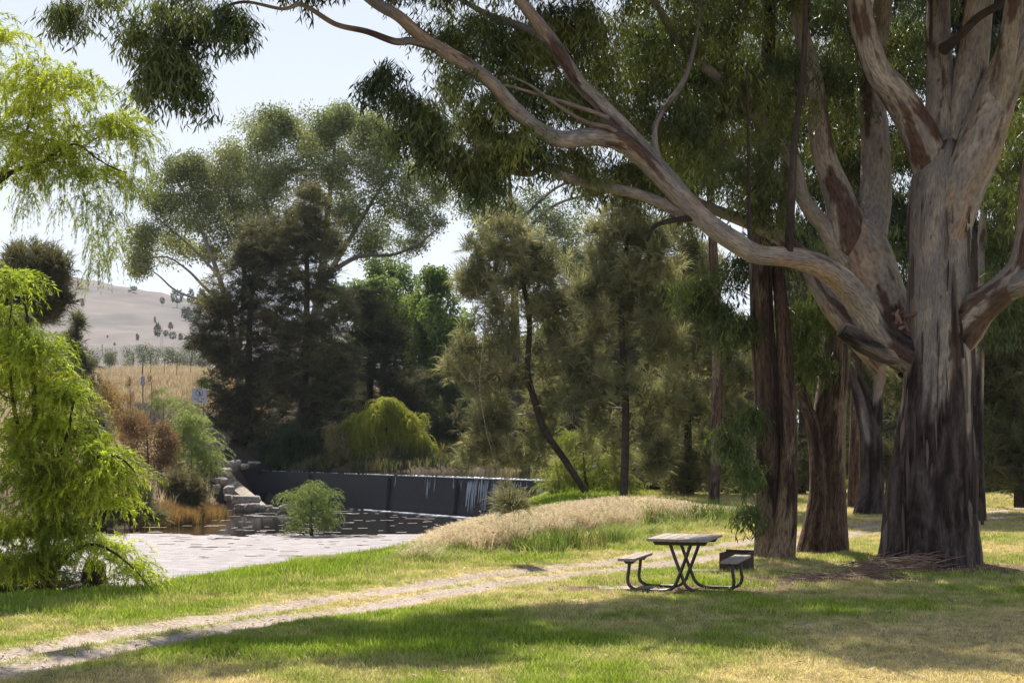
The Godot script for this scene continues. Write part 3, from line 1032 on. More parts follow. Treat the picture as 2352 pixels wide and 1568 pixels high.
	t.append(["dead_branch", 5, 12, 0.06, 0.05, [[1400, 272, 22.8, 6], [1360, 256, 22.8, 5.5], [1274, 228, 22.6, 4.5], [1200, 206, 22.4, 3.5], [1166, 197, 22.3, 3], [1083, 193, 22.1, 1.5]], true])
	t.append(["dead_branch", 5, 12, 0.06, 0.05, [[1415, 305, 22.9, 7], [1396, 292, 22.8, 5.5], [1346, 280, 22.7, 5], [1284, 244, 22.5, 4], [1222, 198, 22.4, 3], [1166, 172, 22.3, 1.5]], true])
	t.append(["dead_branch", 3, 14, 0.05, 0.08, [[1606, 500, 23.3, 8], [1545, 506, 23.1, 6], [1504, 520, 23.0, 5], [1487, 553, 22.9, 2.5]], true])
	t.append(["shoot", 3, 10, 0.08, 0.05, [[1722, 566, 23.45, 5], [1720, 400, 23.5, 4], [1717, 144, 23.7, 2.5]]])
	t.append(["shoot", 3, 14, 0.08, 0.06, [[1812, 580, 23.7, 11], [1820, 420, 23.8, 9], [1826, 320, 23.9, 8], [1843, 180, 24.0, 7], [1850, 60, 24.0, 6], [1852, -100, 24.0, 4]]])
	var lobes := [
		[430, 15, 20.4, 110, 45, 0.7, 0.8], [395, 100, 20.4, 62, 50, 0.55, 0.65], [400, 170, 20.4, 55, 42, 0.5, 0.4], [442, 215, 20.4, 16, 32, 0.25, 0.2], [540, 62, 20.5, 26, 34, 0.3, 0.25], [345, 190, 20.4, 30, 28, 0.3, 0.2], [142, 8, 20.2, 20, 34, 0.3, 0.25], [255, 0, 20.3, 35, 25, 0.4, 0.25], [300, 60, 20.3, 30, 35, 0.3, 0.25],
		[400, -190, 20.6, 160, 50, 1.0, 0.8], [700, -140, 21, 200, 70, 1.2, 1.2], [950, -90, 22, 120, 60, 1.2, 0.6],
		[885, 185, 22.2, 45, 45, 0.45, 0.45], [935, 250, 22.3, 62, 62, 0.5, 0.7], [955, 310, 22.3, 60, 40, 0.45, 0.5], [1010, 330, 22.4, 45, 52, 0.45, 0.45], [1060, 340, 22.5, 75, 52, 0.5, 0.7], [1105, 400, 22.6, 50, 32, 0.4, 0.35], [1180, 330, 22.8, 75, 55, 0.6, 0.7], [1040, 185, 22.2, 40, 40, 0.4, 0.35],
		[1060, 50, 23.7, 100, 75, 0.9, 1.2], [1180, 120, 24.1, 115, 90, 1.1, 1.6], [1130, 250, 23, 65, 65, 0.6, 0.7], [1300, 50, 24.2, 145, 95, 0.8, 1.7], [1290, 210, 24.0, 105, 80, 0.5, 1.1], [1240, 345, 23.2, 85, 55, 0.7, 0.8], [1420, 120, 25.1, 145, 110, 1.3, 1.9], [1430, 400, 23.8, 65, 55, 0.6, 0.5], [1345, 380, 23.4, 75, 52, 0.6, 0.6], [1420, 250, 24.9, 90, 70, 0.9, 0.9],
		[1560, 100, 25.5, 150, 125, 1.4, 2.0], [1530, 250, 24.9, 105, 90, 1.1, 1.4], [1640, 280, 25.3, 105, 110, 1.1, 1.5], [1600, 400, 24.4, 95, 80, 0.9, 1.1], [1700, 110, 25.4, 120, 125, 1.3, 1.7], [1790, 220, 25.2, 95, 110, 1.1, 1.4], [1740, 390, 24.8, 85, 80, 0.9, 1.0], [1900, 90, 26.6, 90, 115, 1.1, 1.2], [1930, 260, 27.2, 60, 95, 0.9, 0.7], [1780, 480, 24.4, 55, 38, 0.5, 0.3], [1960, 400, 27.4, 50, 85, 0.8, 0.5],
		[2085, 110, 27.0, 60, 125, 0.8, 0.9], [2085, 320, 27.4, 40, 85, 0.6, 0.45], [2330, 420, 27.2, 70, 110, 1, 0.9], [2330, 200, 26.8, 60, 90, 0.8, 0.6],
		[500, -230, 23.5, 180, 70, 1.2, 1.8], [850, -270, 24, 200, 80, 1.4, 2.0], [1150, -270, 24.5, 200, 90, 1.6, 2.5], [1650, -300, 24, 250, 100, 1.6, 2.5], [2000, -260, 23, 250, 100, 1.6, 2.2],
		[1300, -150, 24, 300, 100, 1.8, 3.5], [1800, -150, 25, 300, 110, 2.2, 3.5], [2300, -180, 25, 300, 120, 2.2, 3.5], [2700, 100, 24, 240, 190, 2.2, 1.8], [1500, -450, 24.5, 330, 150, 2.6, 3.5], [2000, -500, 25, 360, 160, 2.6, 3.5], [2500, -450, 24.5, 330, 160, 2.6, 3.5], [1900, -850, 25, 380, 140, 2.6, 1.6], [2350, -800, 25, 290, 140, 2.6, 1.3],
		[2500, -330, 21.6, 200, 110, 1.4, 1.4],
	]
	var gum := tree("red_gum_tree", "huge pale barked gum with low spreading limbs, right of the picnic table", "tree", "", t, lobes, {"spray": sprays.gum, "leaf": "gum_leaf", "ca": Color(0.038, 0.062, 0.014), "cb": Color(0.17, 0.19, 0.04), "sub": 14, "per": 19, "dense": 0.37, "vary": 0.5, "overhead": 3.8, "branch": 0.05, "twig": 0.018, "twigs": 0.6, "lump": 0.33, "tilt": 0.3, "gap": -0.16})

	# strips of bark that hang loose on the trunk
	var st := Mb.new()
	for k in 7:
		var u := k / 6.0
		var w := 0.5 * (1.0 - 0.75 * u) * minf(1.0, 0.1 + u * 3.0)
		st.v.append_array(PackedVector3Array([Vector3(-w, -u, 0.03 * u * u), Vector3(0, -u, 0.18 * w + 0.05 * u * u), Vector3(w, -u, 0.02 * u)]))
	for k in 6:
		for s in 2:
			var p := k * 3 + s
			st.i.append_array(PackedInt32Array([p, p + 1, p + 4, p, p + 4, p + 3]))
	var where := []
	var tint := []
	var axis: Array = t[0][5]
	for k in 70:
		var row := rf(430.0, 1240.0)
		var j := 1
		while j < axis.size() - 1 and axis[j][1] > row:
			j += 1
		var f: float = clampf((row - axis[j - 1][1]) / (axis[j][1] - axis[j - 1][1]), 0.0, 1.0)
		var c := at(lerpf(axis[j - 1][0], axis[j][0], f), row, 25.3)
		var r: float = lerpf(axis[j - 1][3], axis[j][3], f) * 25.3 / F
		var ang := rf(-1.5, 1.5)
		var bs := Basis(Vector3.UP, ang) * Basis(Vector3.BACK, rf(-0.08, 0.08))
		where.append(Transform3D(bs * Basis.from_scale(Vector3(rf(0.03, 0.08), rf(0.35, 1.3), rf(0.5, 1.3))), c + Vector3(sin(ang), 0, cos(ang)) * r * rf(0.99, 1.07)))
		tint.append(Color(0.045, 0.027, 0.022).lerp(Color(0.17, 0.125, 0.105), pow(rng.randf(), 1.6)))
	scatter("bark_strips", mesh_of(st), mats.litter, where, tint, gum)
	# shed bark caught in the fork
	where = []
	tint = []
	for k in 34:
		var bs := Basis(Vector3.UP, rf(0, TAU)) * Basis(Vector3.RIGHT, rf(-1.9, 0.9))
		where.append(Transform3D(bs * Basis.from_scale(Vector3(rf(0.010, 0.025), rf(0.12, 0.38), 1)), at(2076 + rf(-12, 8), 752 + rf(-30, 14), 25.35 + rf(-0.25, 0.3)) + Vector3(0, 0.1, 0)))
		tint.append(Color(0.10, 0.05, 0.035).lerp(Color(0.26, 0.15, 0.10), rng.randf()))
	tag(scatter("caught_bark", mesh_of(st), mats.litter, where, tint), "reddish shed bark caught in the huge gum's lower fork", "bark litter")

func build_near_trees() -> void:
	var t := [
		["trunk", 2, 72, 0.05, 0.13, [[1768, 1325, 26.2, 50], [1768, 1300, 26.2, 44], [1768, 1240, 26.2, 34], [1767, 1100, 26.2, 29], [1762, 900, 26.2, 29], [1752, 750, 26.2, 27], [1748, 640, 26.2, 27], [1745, 520, 26.3, 24], [1757, 360, 26.4, 19], [1760, 200, 26.5, 18], [1770, 0, 26.6, 15], [1780, -250, 26.6, 9]]],
		["trunk", 2, 56, 0.05, 0.13, [[1788, 1325, 25.9, 42], [1792, 1300, 25.9, 36], [1804, 1230, 25.9, 27], [1812, 1100, 25.9, 21], [1812, 1000, 26, 20], [1806, 850, 26.1, 19], [1795, 700, 26.2, 16], [1788, 600, 26.3, 14], [1802, 450, 26.6, 13], [1846, 60, 27, 12], [1850, -150, 27, 7]]],
	]
	var look := {"spray": sprays.gum, "leaf": "gum_leaf", "ca": Color(0.042, 0.068, 0.016), "cb": Color(0.13, 0.165, 0.035), "dense": 0.42, "sub": 9, "per": 17, "branch": 0.03, "twig": 0.012, "lump": 0.36, "tilt": 0.3, "gap": -0.3}
	tree("twin_trunk_gum", "two stemmed rough barked gum just behind the picnic table", "tree", "", t, [
		[1630, 675, 26.2, 62, 50, 0.6, 0.9], [1600, 650, 26.0, 35, 25, 0.4, 0.3], [1680, 755, 26.2, 45, 45, 0.5, 0.6], [1705, 945, 25.9, 32, 45, 0.35, 0.5], [1668, 1005, 25.8, 22, 28, 0.25, 0.3], [1715, 1065, 25.8, 20, 50, 0.3, 0.35], [1722, 1160, 25.8, 12, 55, 0.2, 0.2],
		[1750, -100, 26.8, 180, 110, 1.5, 1.2], [1850, -300, 26.8, 180, 120, 1.6, 1.0], [1560, 110, 28.6, 140, 130, 1.1, 1.6], [1740, 130, 29, 140, 150, 1.3, 1.8], [1640, 330, 28.6, 120, 110, 1.1, 1.4], [1440, 200, 29.2, 110, 110, 0.8, 1.2], [1800, 380, 28.6, 90, 110, 1.0, 0.9], [1500, 390, 29, 100, 60, 0.8, 0.7], [1690, 600, 26.6, 50, 40, 0.5, 0.4]], look)
	t = [
		["trunk", 2, 64, 0.05, 0.13, [[1908, 1300, 27.6, 56], [1906, 1275, 27.6, 48], [1905, 1200, 27.6, 40], [1900, 1080, 27.6, 39], [1905, 950, 27.6, 37], [1915, 850, 27.6, 33], [1918, 740, 27.7, 28], [1925, 600, 27.8, 24], [1940, 450, 28, 20], [1950, 200, 28.2, 14], [1960, -100, 28.4, 8]]],
		["trunk", 2, 44, 0.05, 0.13, [[1862, 1300, 27.4, 46], [1868, 1270, 27.4, 38], [1885, 1130, 27.4, 26], [1872, 1000, 27.4, 17], [1848, 920, 27.4, 13], [1830, 860, 27.4, 11], [1812, 770, 27.4, 7], [1800, 680, 27.4, 3]]],
	]
	tree("forked_gum", "dark forked gum trunk between the twin stems and the huge gum", "tree", "", t, [
		[1835, 740, 27.2, 42, 58, 0.6, 0.9], [1890, 700, 27.3, 45, 58, 0.6, 0.9], [1865, 830, 27.2, 42, 32, 0.5, 0.6], [1930, 800, 28.2, 30, 40, 0.5, 0.3], [1950, 100, 28.4, 150, 160, 1.2, 1.0], [1960, -200, 28.4, 200, 120, 1.5, 1.0]], look)
	t = [
		["trunk", 1, 48, 0.07, 0.12, [[1996, 1200, 41, 44], [1998, 1180, 41, 36], [2003, 1120, 41, 27], [2000, 1000, 41, 24], [1985, 930, 41, 20], [1962, 850, 41, 15], [1950, 760, 41, 12], [1930, 640, 41, 8]]],
		["trunk", 1, 32, 0.07, 0.1, [[2003, 1040, 41, 20], [2018, 900, 41, 13], [2025, 830, 41, 11], [2032, 700, 41, 9], [2040, 560, 41, 6]]],
	]
	var lk := look.duplicate()
	lk.spray = sprays.gum_mid
	lk.twig = 0.02
	lk.branch = 0.05
	tree("far_forked_gum", "smaller grey forked gum seen far between the big trunks", "tree", "", t, [
		[1980, 700, 41, 90, 80, 1.5, 0.8], [2040, 560, 41, 100, 100, 1.5, 0.9], [1930, 600, 41, 80, 80, 1.4, 0.7]], lk)
	t = [["trunk", 1, 40, 0.08, 0.08, [[2246, 1195, 38, 20], [2244, 1000, 38, 14], [2250, 820, 38, 12], [2252, 620, 38, 10], [2262, 480, 38, 8], [2290, 300, 38, 6]]]]
	tree("slim_gum", "slim pale gum standing just behind the huge trunk's right side", "tree", "", t, [
		[2290, 480, 38, 70, 80, 1.4, 1.2], [2320, 600, 38, 70, 80, 1.4, 1.2], [2260, 560, 38.5, 40, 70, 1.2, 0.6], [2310, 760, 38, 60, 70, 1.3, 0.8], [2290, 300, 38, 90, 90, 1.4, 1.0], [2380, 450, 38, 80, 160, 1.5, 1.2]], lk)
	# a dark grove that closes the view behind the big trunks
	var dk := lk.duplicate()
	dk.sub = 12
	dk.dense = 0.8
	dk.size = 1.25
	dk.gap = -0.3
	dk.ca = Color(0.025, 0.042, 0.012)
	dk.cb = Color(0.07, 0.09, 0.022)
	var k := 0
	var names := ["dark leafy gum behind the twin trunk gum's crown", "dark leafy gum behind the huge gum's fork", "dark leafy gum behind the huge gum's right limbs", "dark leafy gum outside the right edge"]
	for q in [[1640, 47], [1960, 45], [2240, 46], [2480, 44]]:
		var ls := []
		for j in (8 if k == 0 else 13):
			ls.append([q[0] + rf(-130, 130), -60.0 + j * 64.0 + rf(-25, 25), q[1] + rf(-1.5, 1.5), rf(90, 130), 75.0, 1.5, 1.0])
		tree("shade_gum", names[k], "tree", "dark gums behind the big trunks", [["trunk", 2, 20, 0.2, 0.08, [[q[0], 1170, q[1], 14], [q[0] + 8, 800, q[1], 12], [q[0] - 10, 350, q[1], 9], [q[0], -50, q[1], 4]]]], ls, dk)
		k += 1
# ---------------------------------------------------------------- she-oaks and gums in the middle distance
func oak(label: String, d: float, stem: Array, lobes: Array, ca: Color, cb: Color, spray: Mesh, size := 1.0, sub := 10, per := 20, called := "she_oak", group := "she-oaks along the river") -> Node3D:
	var ls := []
	for q in lobes:
		ls.append([q[0], q[1], d + (q[4] if q.size() > 4 else 0.0), q[2], q[3], (q[2] + q[3]) * 0.5 * d / F, q[5] if q.size() > 5 else 1.0])
	var t := []
	if stem.size():
		t.append(["trunk", 3, 20, 0.12, 0.08, stem])
	return tree(called, label, "tree", group, t, ls, {"spray": spray, "leaf": "oak_leaf", "ca": ca, "cb": cb, "sub": roundi(sub * 1.8), "per": per, "branch": 0.05, "twig": 0.02, "twig_style": 5, "vary": 0.35, "size": size * 0.85, "tilt": 0.7, "lump": 0.46, "gap": -0.2, "dense": 0.42, "freq": 40.0, "sag": -0.04})

func build_mid_trees() -> void:
	var oa := Color(0.14, 0.15, 0.075)
	var ob := Color(0.33, 0.315, 0.175)
	oak("olive she-oak leaning left over the bank, its bent trunk bare below", 52.0,
		[[1366, 1160, 52, 9], [1352, 1140, 52, 8], [1300, 1060, 52, 8], [1252, 990, 52, 8], [1228, 920, 52, 7.5], [1212, 850, 52, 7], [1216, 740, 52, 6], [1200, 640, 52, 5], [1182, 540, 52, 3]],
		[[1190, 570, 55, 60], [1120, 590, 45, 50], [1250, 600, 45, 55], [1160, 670, 75, 60], [1085, 650, 35, 40], [1250, 700, 50, 55], [1130, 760, 80, 55], [1090, 850, 60, 50, 0, 0.7], [1180, 840, 60, 60, -0.5, 0.7], [1270, 800, 45, 60, 0.3, 0.7], [1110, 940, 70, 55, 0, 0.8], [1150, 1010, 70, 50, 0, 0.7], [1070, 830, 45, 45, 0, 0.5], [1200, 1050, 50, 30, 0, 0.5], [1265, 900, 45, 55, 0.4, 0.7], [1110, 1045, 55, 30, 0.5, 0.5], [1230, 980, 50, 50, 0.6, 0.6], [1290, 720, 40, 60, 0.6, 0.6], [1150, 500, 40, 35, 0, 0.4]], oa, ob, sprays.oak, 1.15)
	oak("tall upright she-oak with a straight dark trunk beside the tan grass", 51.0,
		[[1434, 1165, 51, 12], [1433, 1140, 51, 10], [1437, 1000, 51, 9], [1436, 880, 51, 8], [1428, 760, 51, 7], [1432, 640, 51, 5.5], [1442, 540, 51, 4], [1446, 470, 51, 2]],
		[[1440, 500, 50, 50], [1390, 560, 55, 55], [1490, 560, 50, 55], [1440, 620, 70, 55], [1350, 660, 50, 55], [1520, 660, 50, 60], [1400, 740, 65, 55], [1490, 770, 60, 60], [1350, 800, 50, 60, 0, 0.8], [1540, 800, 50, 60, 0.4, 0.8], [1410, 880, 55, 50, -0.5, 0.6], [1500, 900, 60, 60, 0.3, 0.6], [1340, 930, 50, 50, 0, 0.6], [1390, 1000, 55, 50, 0.5, 0.7], [1500, 1010, 60, 55, 0.5, 0.9], [1340, 860, 50, 60, 0.6, 0.7], [1460, 690, 70, 60, 0.6, 0.8], [1480, 1080, 60, 35, 0.6, 0.7], [1550, 920, 50, 60, 0.8, 0.7], [1430, 450, 30, 30, 0, 0.3]], oa, ob, sprays.oak, 1.15)
	oak("shaggy she-oak right of the upright one, filling behind the table", 55.0,
		[[1586, 1160, 55, 10], [1580, 1000, 55, 9], [1575, 820, 55, 7], [1570, 620, 55, 4], [1566, 540, 55, 2]],
		[[1560, 560, 55, 60], [1610, 640, 60, 60], [1550, 720, 60, 60], [1640, 760, 60, 60], [1590, 830, 70, 60], [1680, 850, 50, 70], [1560, 930, 60, 60], [1640, 950, 70, 60], [1700, 1000, 40, 60], [1590, 1040, 70, 50], [1670, 1080, 60, 50], [1560, 1110, 50, 40]], oa * 0.95, ob * 0.95, sprays.oak, 1.2)
	oak("brownish she-oak low behind the twin gum trunks", 57.0,
		[[1840, 1150, 57, 12], [1845, 950, 57, 9], [1850, 700, 57, 5]],
		[[1850, 620, 70, 80], [1800, 760, 60, 70], [1900, 800, 70, 80], [1850, 920, 80, 70], [1960, 920, 60, 90], [1900, 1040, 70, 60], [1830, 1080, 60, 50], [1990, 1060, 50, 40], [2030, 900, 60, 90], [1960, 760, 60, 80], [2050, 1060, 60, 60]], oa * 0.8, ob * 0.8, sprays.oak, 1.25)
	oak("dark she-oak at the right edge behind the huge gum", 42.0,
		[[2344, 1165, 42, 14], [2342, 1000, 42, 12], [2330, 850, 42, 9], [2320, 700, 42, 5]],
		[[2300, 780, 70, 60], [2260, 880, 50, 60], [2340, 880, 70, 70], [2290, 980, 65, 65], [2370, 1000, 70, 70], [2260, 1070, 50, 50], [2330, 1090, 70, 50], [2400, 800, 90, 120], [2290, 690, 60, 60]], oa * 0.8, ob * 0.85, sprays.oak, 1.1)
	# behind them, along the pool
	var k := 0
	var where := [[1640, 84, 90], [1800, 88, 120], [1980, 84, 110], [2160, 80, 120], [2330, 82, 120], [2500, 84, 120], [1480, 100, 90], [1320, 104, 90]]
	var what := ["dark she-oak beyond the pool, left of the twin trunks", "dark she-oak beyond the pool, behind the twin trunks", "dark she-oak seen far between the big trunks", "dark she-oak hidden behind the huge trunk", "dark she-oak far behind the right edge", "dark she-oak outside the right edge", "dark she-oak behind the upright she-oak", "dark she-oak behind the leaning she-oak"]
	for w in where:
		var d: float = w[1]
		var r: float = w[2]
		var base := HY + (EYE - 0.6) * F / d
		var ls := []
		for j in 11:
			ls.append([w[0] + rf(-0.75, 0.75) * r, base - 30.0 - j * 42.0 + rf(-15, 15), rf(0.42, 0.62) * r, 50.0, 0.0, 0.8])
		oak(what[k], d, [[w[0], base + 10, d, 9], [w[0] + 5, base - 200, d, 6], [w[0], base - 420, d, 3]], ls, oa * 0.7, ob * 0.7, sprays.oak_far, 1.2, 8, 16, "she_oak", "she-oaks beyond the pool")
		k += 1
	# the grey gum behind the leaning she-oak, with bare crossing limbs
	tree("grey_gum", "hazy grey green gum behind the leaning she-oak, with bare crossing limbs", "tree", "", [
		["trunk", 3, 20, 0.2, 0.06, [[1190, 1090, 98, 12], [1185, 800, 98, 10], [1180, 600, 98, 8], [1175, 500, 98, 6], [1170, 400, 98, 3]]],
		["limb", 4, 12, 0.2, 0.05, [[1180, 560, 98, 5], [1260, 480, 97, 3.5], [1340, 450, 96, 3], [1440, 440, 95, 2], [1520, 455, 94, 1]]],
		["limb", 4, 12, 0.2, 0.05, [[1180, 520, 98, 4], [1280, 430, 97, 3], [1350, 425, 96, 2.5], [1470, 470, 95, 1.5]]],
		["limb", 4, 12, 0.2, 0.05, [[1178, 500, 98, 4], [1120, 440, 98, 3], [1070, 390, 98, 2], [1050, 330, 98, 1]]]],
		[[1150, 420, 98, 50, 60, 2.0, 1.0], [1090, 470, 98, 45, 40, 2.0, 0.7], [1200, 480, 98, 75, 60, 2.4, 1.2], [1300, 500, 97, 70, 50, 2.2, 0.9], [1280, 560, 97, 80, 55, 2.4, 1.0], [1120, 540, 98, 40, 50, 2, 0.6], [1060, 290, 98, 40, 40, 1.5, 0.5], [1130, 330, 98, 45, 50, 1.8, 0.6], [1200, 620, 98, 70, 60, 2.2, 0.8], [1420, 560, 96, 60, 60, 2.2, 0.8], [1330, 640, 97, 70, 60, 2.2, 0.7]],
		{"spray": sprays.gum_far, "leaf": "far_leaf", "ca": Color(0.13, 0.17, 0.08), "cb": Color(0.22, 0.25, 0.12), "sub": 9, "per": 14, "branch": 0.07, "twig": 0.03, "size": 1.0, "tilt": 0.5, "freq": 18.0, "tone": 8.0, "dense": 0.8})
	# yellow green willow shrub under the leaning trunk
	var ls := []
	for q in [[1300, 1080, 40, 45], [1350, 1040, 40, 45], [1320, 1010, 25, 20], [1390, 1100, 45, 45], [1420, 1050, 30, 40], [1330, 1120, 50, 30], [1270, 1110, 25, 20], [1420, 1120, 40, 25]]:
		ls.append([q[0], q[1], 55.0, q[2], q[3], 0.7, 1.0])
	tree("willow_shrub", "yellow green willow shrub glowing behind the leaning trunk", "shrub", "", [["stem", 3, 8, 0.15, 0.0, [[1350, 1165, 55, 4], [1345, 1100, 55, 3], [1340, 1040, 55, 1.5]]]], ls, {"spray": sprays.willow, "leaf": "willow_leaf", "ca": Color(0.20, 0.25, 0.04), "cb": Color(0.32, 0.34, 0.08), "sub": 7, "per": 13, "branch": 0.02, "twig": 0.01, "size": 1.25, "tilt": 0.5})
	tree("feathery_sapling", "small feathery grey green sapling in front of the weir", "sapling", "", [["stem", 3, 8, 0.1, 0.0, [[1166, 1215, 45, 2], [1164, 1150, 45, 1.4], [1158, 1090, 45, 0.6]]], ["stem", 3, 8, 0.1, 0.0, [[1168, 1215, 45, 2], [1185, 1150, 45, 1.2], [1188, 1105, 45, 0.5]]]],
		[[1163, 1120, 45, 12, 25, 0.2, 0.5], [1165, 1160, 25, 22, 22, 0.4, 0.8], [1160, 1155, 45, 18, 24, 0.3, 0.8], [1190, 1150, 45, 14, 26, 0.25, 0.6], [1170, 1180, 45, 30, 16, 0.4, 0.8]],
		{"spray": sprays.needle_bush, "leaf": "oak_leaf", "ca": Color(0.17, 0.17, 0.09), "cb": Color(0.22, 0.21, 0.13), "sub": 5, "per": 7, "branch": 0.01, "size": 0.9, "tilt": 0.4})

# ---------------------------------------------------------------- beyond the weir
func gum_look(ca: Color, cb: Color) -> Dictionary:
	return {"spray": sprays.gum_far, "leaf": "far_leaf", "ca": ca, "cb": cb, "sub": 14, "per": 16, "branch": 0.10, "twig": 0.04, "size": 1.15, "tilt": 0.6, "freq": 24.0, "tone": 8.0, "lump": 0.36, "gap": -0.08, "dense": 0.85, "vary": 0.35}

func build_far_trees() -> void:
	var d := 118.0
	var t := [
		["trunk", 4, 24, 0.25, 0.08, [[690, 1070, d, 18], [700, 900, d, 15], [720, 760, d, 13], [738, 640, d, 11], [745, 560, d, 8], [760, 420, d, 5], [770, 330, d, 2]]],
		["limb", 4, 14, 0.25, 0.05, [[735, 660, d, 8], [790, 570, d, 6], [850, 470, d, 4], [900, 390, d, 2]]],
		["limb", 4, 14, 0.25, 0.05, [[738, 640, d, 7], [820, 590, d - 1, 5], [900, 585, d - 2, 3.5], [960, 560, d - 3, 2.5], [1010, 520, d - 3, 1.2]]],
		["limb", 4, 14, 0.25, 0.05, [[728, 700, d, 8], [650, 560, d, 6], [600, 440, d, 4], [590, 340, d, 2]]],
		["trunk", 4, 18, 0.25, 0.06, [[560, 1060, d - 2, 10], [545, 850, d - 2, 9], [520, 700, d - 2, 7], [490, 600, d - 2, 5], [440, 480, d - 2, 3], [400, 400, d - 2, 1.5]]],
		["limb", 4, 12, 0.25, 0.04, [[522, 705, d - 2, 5], [470, 660, d - 2.5, 3.5], [430, 620, d - 3, 2.6], [380, 590, d - 3, 2], [320, 600, d - 3, 1]]],
		["limb", 4, 12, 0.25, 0.04, [[520, 700, d - 2, 5], [450, 685, d - 3, 3], [400, 665, d - 3, 2.2], [360, 630, d - 3.5, 1.6], [310, 600, d - 4, 0.8]]],
		["limb", 4, 12, 0.25, 0.04, [[500, 630, d - 2, 4], [430, 560, d - 2, 2.6], [360, 500, d - 2, 1.4]]],
		["limb", 4, 12, 0.25, 0.04, [[545, 850, d - 2, 6], [560, 640, d - 1, 5], [540, 500, d - 1, 3], [500, 380, d - 1, 1.5]]],
	]
	var ls := []
	for q in [[600, 300, 55, 50], [665, 330, 80, 60], [740, 290, 60, 50], [800, 310, 80, 60], [860, 300, 45, 40], [540, 370, 70, 50], [470, 400, 60, 45], [410, 390, 45, 40], [380, 450, 55, 55], [430, 490, 65, 50], [340, 540, 50, 45, 0.7], [310, 600, 35, 30, 0.5], [400, 560, 55, 35, 0.6], [880, 380, 70, 60], [950, 400, 50, 50], [930, 470, 70, 50], [1000, 440, 32, 35, 0.6], [985, 520, 40, 30, 0.6], [640, 430, 110, 70, 1.3], [760, 430, 110, 80, 1.3], [540, 470, 80, 60], [850, 490, 80, 60], [600, 520, 90, 60], [700, 540, 90, 60], [470, 560, 50, 40, 0.6], [820, 560, 70, 40, 0.8], [930, 560, 50, 25, 0.5], [700, 380, 110, 70, 1.2], [580, 420, 90, 60], [820, 400, 80, 70], [640, 280, 40, 35], [770, 275, 45, 35], [480, 440, 70, 50], [900, 330, 40, 40, 0.7]]:
		ls.append([q[0], q[1], d + rf(-2.5, 1.5), q[2], q[3], (q[2] + q[3]) * 0.55 * d / F, q[4] if q.size() > 4 else 1.0])
	tree("tall_gum", "tall wide crowned gum rising above the weir's left half", "tree", "", t, ls, gum_look(Color(0.17, 0.205, 0.08), Color(0.30, 0.32, 0.14)))
	var dk := Color(0.085, 0.085, 0.042)
	var dl := Color(0.15, 0.14, 0.07)
	var side := "dark she-oaks on the far bank"
	oak("dark she-oak nearest the keep off sign, ragged on its left side", 106.0, [[575, 1080, 106, 10], [570, 900, 106, 8], [575, 700, 106, 6], [590, 560, 106, 3]], [[600, 560, 45, 55], [560, 620, 60, 55], [630, 620, 60, 60], [540, 700, 60, 60], [600, 740, 70, 60], [500, 720, 35, 40, 0, 0.7], [490, 790, 40, 40, 0, 0.8], [550, 820, 60, 60], [620, 840, 60, 70], [530, 900, 55, 50], [600, 930, 60, 60], [540, 980, 50, 45], [620, 1020, 70, 50]], dk, dl, sprays.oak_far, 1.25, 10, 17, "dark_she_oak", side)
	oak("brownish she-oak in front of the tall gum's trunk", 104.0, [[690, 1080, 104, 12], [700, 850, 104, 9], [705, 650, 104, 6], [700, 500, 104, 3]], [[700, 480, 55, 60], [660, 550, 55, 55], [740, 560, 55, 55], [700, 640, 80, 60], [670, 720, 70, 60], [760, 720, 60, 70], [700, 810, 80, 70], [770, 840, 60, 70], [690, 900, 70, 60], [760, 940, 60, 60], [690, 1000, 70, 60], [740, 1030, 60, 45]], dk * 1.1, dl * 1.1, sprays.oak_far, 1.25, 10, 17, "dark_she_oak", side)
	oak("blackish she-oak in shade left of the yellow weeping willow", 112.0, [[850, 1075, 112, 10], [850, 850, 112, 7], [855, 700, 112, 4]], [[840, 700, 50, 60], [880, 780, 60, 60], [830, 800, 50, 60], [870, 870, 70, 60], [930, 880, 50, 60], [840, 940, 60, 50], [910, 960, 70, 50], [960, 950, 40, 60], [780, 990, 50, 50]], dk * 0.8, dl * 0.8, sprays.oak_far, 1.2, 9, 16, "dark_she_oak", side)
	var gg := gum_look(Color(0.13, 0.20, 0.05), Color(0.25, 0.32, 0.09))
	gg.spray = sprays.broad
	var e := 128.0
	ls = []
	for q in [[890, 630, 55, 45], [860, 690, 60, 50], [920, 690, 60, 55], [800, 700, 50, 50], [880, 760, 70, 50], [840, 760, 60, 40], [950, 760, 40, 50]]:
		ls.append([q[0], q[1], e + rf(-2, 2), q[2], q[3], (q[2] + q[3]) * 0.5 * e / F, 1.0])
	tree("green_poplar", "fresh green tree right of the tall gum, taller of two", "tree", "", [["trunk", 3, 14, 0.3, 0.05, [[880, 1070, e, 10], [880, 850, e, 8], [885, 650, e, 3]]]], ls, gg)
	ls = []
	for q in [[1000, 650, 38, 32], [975, 710, 50, 40], [1030, 730, 50, 45], [980, 780, 60, 50], [1040, 800, 60, 60], [960, 850, 60, 60], [1030, 880, 60, 60]]:
		ls.append([q[0], q[1], e - 6 + rf(-2, 2), q[2], q[3], (q[2] + q[3]) * 0.5 * e / F, 1.0])
	tree("green_tree", "fresh green rounded tree behind the weeping willow, lower of two", "tree", "", [["trunk", 3, 14, 0.3, 0.05, [[1000, 1070, e - 6, 10], [1000, 880, e - 6, 8], [1005, 680, e - 6, 3]]]], ls, gg)
